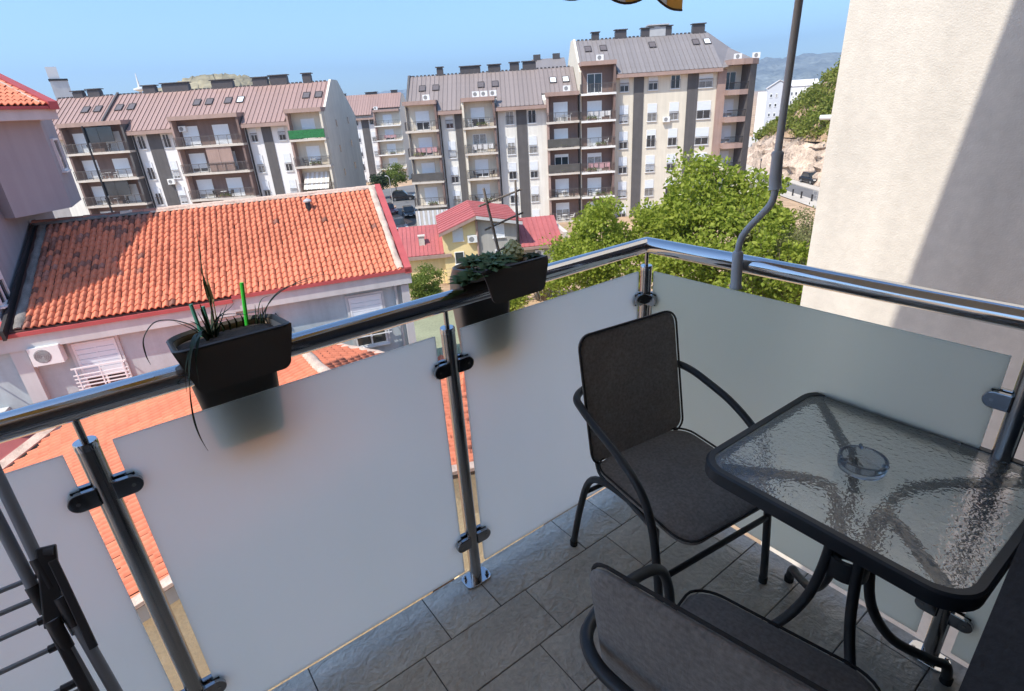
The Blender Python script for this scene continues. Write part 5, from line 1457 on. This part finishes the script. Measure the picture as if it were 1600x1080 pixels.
# olive scrub with dry branches, nearer and to the right
def thicket(label, x, y, h, w, seed, m='leafo', n=70, per=60, leaf=.14, twigs=26, cat="shrub"):
    t = thing("thicket_shrub", label, cat, (x, y, G), 0)
    rs = np.random.RandomState(seed); mb = MB(); tips = []
    for k in range(twigs):
        a = rs.rand() * 6.28; r0 = w * .35 * rs.rand(); r1 = w * (.4 + .7 * rs.rand()); hh = h * (.65 + .45 * rs.rand())
        p = [(r0 * math.cos(a), r0 * math.sin(a), 0), ((r0 + r1) / 2 * math.cos(a + .1), (r0 + r1) / 2 * math.sin(a + .1), hh * .55), (r1 * math.cos(a), r1 * math.sin(a), hh)]
        P = spline(p, 4)
        mb.tube(P, [.045 * (1 - .85 * i / (len(P) - 1)) for i in range(len(P))], 5)
        tips += [P[-1], P[-3], P[-4]]
        for j in range(3):
            q = P[4 + j]; e = q + Vector((rs.normal() * .5, rs.normal() * .5, .5 + .5 * rs.rand()))
            mb.tube([q, (q + e) / 2 + Vector((rs.normal() * .06, rs.normal() * .06, .05)), e], [.016, .011, .004], 4); tips.append(e)
    part("branches", mb, 'twig', t)
    idx = rs.choice(len(tips), min(n, len(tips)), False)
    c = np.array([tuple(tips[i]) for i in idx])
    V, F = leaves(c, np.full(len(c), .62), per, leaf, seed + 1)
    link("foliage", fast_mesh("foliage", V, F, M[m]), t)
thicket("olive green thicket with bare twigs behind the crank handle's bend", 29.6, 15.2, 7.6, 2.9, 51, n=150, per=60, twigs=44)
thicket("dry twiggy olive bush against the cream wall edge", 31.4, 13.6, 7.2, 2.2, 52, n=55, per=40, twigs=34)
thicket("low leafy bush showing under the side handrail", 23.4, 12.6, 4.4, 2.1, 53, 'leafd', n=110, per=70)
thicket("green bush under the handrail beside the corner post", 24.8, 15.5, 4.6, 2.3, 54, 'leafy', n=110, per=70, leaf=.17)
thicket("tall dry thicket below the road fence", 42.0, 18.6, 5.0, 2.6, 55, n=50, per=50, twigs=40)
thicket("grey dry bush on the bare bank by the fence", 47.0, 22.5, 4.2, 2.6, 56, n=40, per=40, twigs=36)
thicket("leafy bush next to the courtyard's stone edge", 22.6, 34.0, 2.3, 1.5, 57, 'leafy', n=110, per=60, leaf=.18)
thicket("bright bush under the small planter, by the stone edge", 21.3, 30.6, 2.2, 1.4, 58, 'leafy', n=110, per=60, leaf=.18)
thicket("yellow green creeper bush at the foot of the grey wing", 26.6, 32.2, 2.6, 1.9, 59, 'leafy', n=120, per=60, leaf=.18)
tree("round_shrub", "round green shrub between the tiled house and the yellow house", "shrub", 18.9, 37.6, -11.3, 1.25, 1.25, 1.5, 90, 90, .15, 'leafd', 61, .42, trunk_r=.07, limbs=4, shell=.4, low=-.95)
tree("street_tree", "young green tree in front of the farthest block's balconies", "tree", 45.6, 98.0, -9.6, 1.9, 1.9, 2.0, 45, 60, .3, 'leafd', 63, .8, trunk_r=.12, limbs=4)
tree("street_tree", "dark young tree left of the parked cars", "tree", 42.3, 97.4, -10.0, 1.4, 1.4, 1.8, 40, 60, .28, 'pine', 64, .7, trunk_r=.1, limbs=4)
tree("street_tree", "small yellowish tree beside the road, left of the white building", "tree", 136, 86.0, -10.0, 2.2, 2.2, 2.0, 40, 50, .4, 'leafy', 65, .9, trunk_r=.12, limbs=3)
# hillside scrub, too dense to count, and the pines above it
rs = np.random.RandomState(70); cs = []; rr = []
nb = len(bank_t)
for _ in range(620):
    k = rs.randint(2, nb); s_ = .03 + .92 * rs.rand() ** 1.1
    p = Vector(bank_t[k]).lerp(Vector(hill_t[k]), s_)
    p.z = bank_t[k].z + (hill_t[k].z - bank_t[k].z) * s_ ** .85 + .7 * rs.rand()
    cs.append(tuple(p)); rr.append(1.0 + 1.5 * rs.rand())
V, F = leaves(cs, rr, 75, .55, 71, .6)
o = link("hillside_scrub", fast_mesh("hillside_scrub", V, F, M['scrub'])); tag(o, "yellow green scrub covering the slope above the road", "scrub", None, 'stuff')
pines = [("leftmost pine low on the slope beside the white building", .50, .62, 5.5), ("dark pine standing above the scrub, second up the slope", .58, .66, 6.2), ("dark pine in the middle of the slope's crest", .66, .72, 6.6),
         ("tall pine near the top of the slope", .73, .78, 7.0), ("topmost pine, next to the cream wall edge", .80, .84, 7.5)]
for i, (lab, kk, s_, hh) in enumerate(pines):
    k = int(kk * (nb - 1)); p = Vector(bank_t[k]).lerp(Vector(hill_t[k]), s_)
    zb = bank_t[k].z + (hill_t[k].z - bank_t[k].z) * s_ ** .85
    tree("pine_tree", lab, "tree", p.x, p.y, zb + hh * .55, 2.9, 2.9, hh * .5, 60, 80, .5, 'pine', 80 + i, 1.1, "pines on the slope above the road", .16, base=zb, limbs=5)

# stone edging along the courtyard
rs = np.random.RandomState(90)
se = thing("stone_edging", "row of pale rough stones edging the courtyard", "stone edging", (19.2, 32.5, G))
a = Vector((17.0, 28.6, 0)); c = Vector((22.2, 38.0, 0))
for k in range(24):
    p = a.lerp(c, k / 23); s_ = .22 + .1 * rs.rand()
    mb = MB(); mb.lathe([(s_ * .7, 0), (s_ * (.95 + .1 * rs.rand()), s_ * .3), (s_ * .85, s_ * .75), (s_ * .4, s_)], 7)
    mb.v = [(x * (1 + .2 * rs.normal()), y * (1 + .2 * rs.normal()), z_) for x, y, z_ in mb.v]
    part("stone", mb, 'stone', se, loc=(p.x - 19.2 + rs.normal() * .08, p.y - 32.5, 0))
# dark fence with spikes at the courtyard's near end
fe = thing("courtyard_fence", "dark spiked metal fence on a low wall by the middle post", "fence", (14.6, 25.5, G))
part("low_wall", MB().beam((-5, 1.2, .5), (4.2, -1.3, .5), .25, 1.0), 'stripe', fe)
for k in range(34):
    t = k / 33; x = -4.9 + 9.0 * t; y = 1.17 - 2.44 * t
    part("picket", MB().tube([(x, y, 1.0), (x, y, 1.75), (x, y, 1.9)], [.016, .016, .003], 4), 'dframe', fe)
part("fence_rail", MB().beam((-5, 1.2, 1.45), (4.2, -1.3, 1.45), .03, .04), 'dframe', fe)
gf = thing("wire_fence", "thin wire fence in front of the yellow house wall", "fence", (24.3, 41.0, G), R(-28))
for k in range(9): part("fence_post", MB().tube([(-3 + k * .7, 0, 0), (-3 + k * .7, 0, 1.5)], .02, 5), 'trim', gf)
for zz in (.4, .8, 1.2, 1.5): part("fence_wire", MB().tube([(-3, 0, zz), (2.6, 0, zz)], .012, 4), 'trim', gf)

# ================================================================== STREET THINGS
# bollards along the road
bl = [(91.3, 53.0), (89.6, 51.2), (88.2, 49.6), (87.0, 48.1), (85.6, 46.3), (84.2, 44.3), (82.6, 42.2), (81.1, 40.1), (79.8, 38.2), (78.3, 36.0), (76.7, 33.6)]
bm = MB().lathe([(.11, 0), (.11, .75), (.13, .78), (.13, .88), (.06, .93)], 8).mesh("bollard", M['dframe'], True)
names_ = ["first", "second", "third", "fourth", "fifth", "sixth", "seventh", "eighth", "ninth", "tenth", "eleventh"]
for k, (x, y) in enumerate(bl):
    o = link("bollard", bm, None, (x - .9, y + .3, G + .12))
    tag(o, "dark road bollard, %s along the kerb counting from the tallest block" % names_[k], "bollard", "bollards along the road")
rf_ = thing("roadside_fence", "light metal fence on the kerb above the bare bank", "fence", (74, 33, G + .1))
for k in range(16):
    part("fence_post", MB().tube([(4.2 - k * .55, 3.6 - k * .80, 0), (4.2 - k * .55, 3.6 - k * .80, 1.3)], .03, 5), 'grey', rf_)
for zz in (.3, .75, 1.25):
    part("fence_rail", MB().tube([(4.2, 3.6, zz), (4.2 - 15 * .55, 3.6 - 15 * .80, zz)], .025, 5), 'grey', rf_)
def lamp(label, x, y, h, arms=1, ang=0.0, m='grey'):
    t = thing("street_lamp", label, "street lamp", (x, y, G), ang, "street lamps")
    part("post", MB().tube([(0, 0, 0), (0, 0, h * .5), (0, 0, h)], [.09, .07, .05], 8), m, t, True)
    for s_ in ((1,) if arms == 1 else (1, -1)):
        part("arm", MB().tube(spline([(0, 0, h - .1), (s_ * .4, 0, h + .15), (s_ * 1.1, 0, h + .22)], 4), .035, 6), m, t, True)
        part("lamp_head", MB().box(s_ * 1.1 - .35, s_ * 1.1 + .35, -.13, .13, h + .16, h + .28), m, t, bevel=.04)
lamp("dark double headed street lamp beside the bollards at the road", 88.6, 50.6, 3.6, 2, R(30), 'dframe')
lamp("pale street lamp standing on the slope above the rock bank", 112, 60.5, 9.6, 1, R(200))
lamp("slim street lamp by the cars parked below the farthest block", 40.0, 88.0, 4.6, 1, R(90))
ms = thing("radio_mast", "thin white mast with round platforms far behind the roofs", "mast", (38, 400, G))
part("pole", MB().tube([(0, 0, 0), (0, 0, 36), (0, 0, 43)], [.8, .6, .15], 8), 'whitew', ms, True)
part("platform", MB().lathe([(.6, 33.6), (3.2, 34.6), (3.2, 35.2), (.6, 35.8)], 14), 'whitew', ms, True)

# cars
def car(label, x, y, rot, m, kind='hatch', z_=G + .014):
    t = thing("parked_car", label, "car", (x, y, z_), rot, "cars parked on the streets below")
    L_, Wd = (4.3, 1.78); hb = .78 if kind != 'suv' else .92; ht = 1.46 if kind != 'suv' else 1.70
    sec = [(-L_ / 2, .32), (-L_ / 2 + .02, hb - .12), (-L_ / 2 + .25, hb), (L_ / 2 - 1.25, hb + .02), (L_ / 2 - .35, hb - .10), (L_ / 2, hb - .25), (L_ / 2, .34), (L_ / 2 - .3, .24), (-L_ / 2 + .3, .24)]
    mb = MB(); mb.extrude([(px, -Wd / 2, pz) for px, pz in sec], (0, Wd, 0)); part("body", mb, m, t, bevel=.09)
    top = [(-L_ / 2 + .18, hb - .02), (-L_ / 2 + .62, ht - .05), (-L_ / 2 + 1.0, ht), (L_ / 2 - 2.0, ht - .03), (L_ / 2 - 1.22, hb)]
    mb = MB(); mb.extrude([(px, -Wd / 2 + .16, pz) for px, pz in top], (0, Wd - .32, 0)); cb = part("cabin", mb, m, t, bevel=.08)
    for s_ in (-1, 1):
        g_ = [(-L_ / 2 + .62, hb + .06), (-L_ / 2 + .86, ht - .12), (L_ / 2 - 2.06, ht - .13), (L_ / 2 - 1.46, hb + .06)]
        y_0 = s_ * (Wd / 2 - .165)
        mb = MB(); mb.extrude([(px, y_0, pz) for px, pz in g_], (0, s_ * .02, 0)); part("side_window", mb, 'pane', t)
        part("mirror", MB().box(L_ / 2 - 1.62, L_ / 2 - 1.45, min(s_ * .82, s_ * .99), max(s_ * .82, s_ * .99), hb + .02, hb + .16), m, t, bevel=.03)
        for px in (-L_ / 2 + .78, L_ / 2 - .82):
            w = part("wheel", MB().tube([(px, s_ * (Wd / 2 - .2), .32), (px, s_ * (Wd / 2 + .012), .32)], .32, 18), 'tyre', t, True)
            part("rim", MB().tube([(px, s_ * (Wd / 2 + .0), .32), (px, s_ * (Wd / 2 + .022), .32)], .20, 12), 'rim', w)
        part("headlight", MB().box(L_ / 2 - .16, L_ / 2 + .012, min(s_ * .5, s_ * .84), max(s_ * .5, s_ * .84), hb - .26, hb - .12), 'light', t)
        part("tail_light", MB().box(-L_ / 2 - .012, -L_ / 2 + .1, min(s_ * .55, s_ * .85), max(s_ * .55, s_ * .85), hb - .24, hb - .08), 'carred', t)
    part("windscreen", MB().extrude([(L_ / 2 - 1.96, -Wd / 2 + .24, ht - .07), (L_ / 2 - 1.30, -Wd / 2 + .22, hb + .04), (L_ / 2 - 1.30, Wd / 2 - .22, hb + .04), (L_ / 2 - 1.96, Wd / 2 - .24, ht - .07)], (.03, 0, .025)), 'pane', t)
    part("rear_window", MB().extrude([(-L_ / 2 + .60, -Wd / 2 + .24, ht - .12), (-L_ / 2 + .26, -Wd / 2 + .22, hb + .1), (-L_ / 2 + .26, Wd / 2 - .22, hb + .1), (-L_ / 2 + .60, Wd / 2 - .24, ht - .12)], (-.03, 0, .025)), 'pane', t)
    part("number_plate", MB().box(L_ / 2 - .02, L_ / 2 + .02, -.25, .25, .42, .53), 'whitew', t)
    return t
car("black people carrier parked farthest up, below the farthest block", 44.0, 92.2, R(-30), 'carblack', 'suv')
car("dark red car half hidden by the tiled house's ridge", 36.3, 81.6, R(-100), 'carred')
car("black hatchback parked in the middle of the side street", 37.1, 76.4, R(-110), 'carblack')
car("dark grey car parked nearest, beside the red flashing", 31.6, 68.6, R(-105), 'cargrey')
car("black estate car on the road below the rock bank", 92.4, 43.9, R(236), 'carblack', 'suv', G + .14)

# ------------------------------------------------------------------ what stands on the far balconies
def chair_small(m):
    mb = MB(); mb.box(-.24, .24, -.24, .24, .40, .45); mb.extrude([(-.24, .20, .45), (.24, .20, .45), (.22, .30, .88), (-.22, .30, .88)], (0, .03, 0))
    for x in (-.21, .21):
        for y in (-.21, .21): mb.box(x - .025, x + .025, y - .025, y + .025, 0, .40)
        mb.box(x - .02, x + .02, -.22, .24, .62, .66)
    return mb.mesh("balcony_chair", M[m])
def table_small(m):
    mb = MB(); mb.lathe([(.36, .68), (.38, .70), (.36, .72)], 12); mb.lathe([(.04, 0), (.035, .68)], 6); mb.lathe([(.24, 0), (.05, .05)], 8)
    return mb.mesh("balcony_table", M[m])
def plantbox():
    V, F = leaves([(x * .22 - .44, 0, .32) for x in range(5)], [.22] * 5, 26, .16, 5)
    return V, F
cw, cd, ct = chair_small('acw'), chair_small('dframe'), table_small('acw')
ordn = ["top", "second", "third", "fourth", "fifth", "sixth"]
rb = random.Random(5)
for (O, deg, uc, w, zs, ph, k) in BALC:
    if not ph: continue
    fl_ = "%s balcony of the %s" % (ordn[k], ph)
    kind = rb.choice([0, 1, 2, 3, 1, 2])
    def at(du, dv): return frame_pt(O, deg, uc + du, dv, zs + .003)
    if kind in (1, 2):
        me = cw if rb.random() < .5 else cd; col = "white" if me is cw else "dark"
        for q, du in enumerate((-.9, .9)):
            o = link("balcony_chair", me, None, at(du + rb.uniform(-.2, .2), .35), (0, 0, R(deg + (90 if q == 0 else -90) + rb.uniform(-25, 25))))
            tag(o, "%s %s chair on the %s" % (("left", "right")[q], col, fl_), "chair", "chairs on the far balconies")
        if kind == 2:
            o = link("balcony_table", ct, None, at(0, .35)); tag(o, "round white table on the " + fl_, "table", "tables on the far balconies")
    if kind == 3:
        mb = MB(); hw_ = min(1.3, w * .35)
        for q in range(4):
            x0_ = -hw_ + q * hw_ * .52
            mb.box(x0_, x0_ + hw_ * .42, -.012, .012, .35 + .1 * (q % 2), 1.0)
        mb.box(-hw_, hw_ * 1.02, -.02, .02, 1.0, 1.03)
        for x in (-hw_, hw_): mb.box(x - .02, x + .02, -.25, .25, 0, 1.0)
        o = solid("laundry_rack", mb, 'cloth' if rb.random() < .6 else 'pink', "laundry hung to dry on the " + fl_, "laundry", "laundry on the far balconies", loc=at(.2, .45), rot=(0, 0, R(deg)))
    if rb.random() < .45:
        V, F = plantbox()
        t = thing("planter_box", "green plant box on the " + fl_, "planter", at(-w * .18 if kind == 3 else .35, .12), R(deg), "plant boxes on the far balconies")
        part("box", MB().box(-.55, .55, -.1, .1, 0, .26), 'trim', t)
        link("foliage", shared(("plantbox_foliage",), lambda: None, 'leafd') if False else fast_mesh("foliage", V, F, M['leafd']), t)

# ================================================================== AIR: far things fade a little
hz = bpy.data.materials.new("haze_air"); hz.use_nodes = True
N = hz.node_tree.nodes; N.remove(N["Principled BSDF"])
pv = N.new("ShaderNodeVolumePrincipled")
pv.inputs["Color"].default_value = (.52, .72, 1.0, 1)
pv.inputs["Density"].default_value = .0002
pv.inputs["Anisotropy"].default_value = .2
hz.node_tree.links.new(pv.outputs[0], N["Material Output"].inputs["Volume"])
hb_ = MB().box(-7600, 7600, -7600, 7600, G - 40, 560)
o = link("haze", hb_.mesh("haze", None)); o.data.materials.append(hz); o['kind'] = 'stuff'
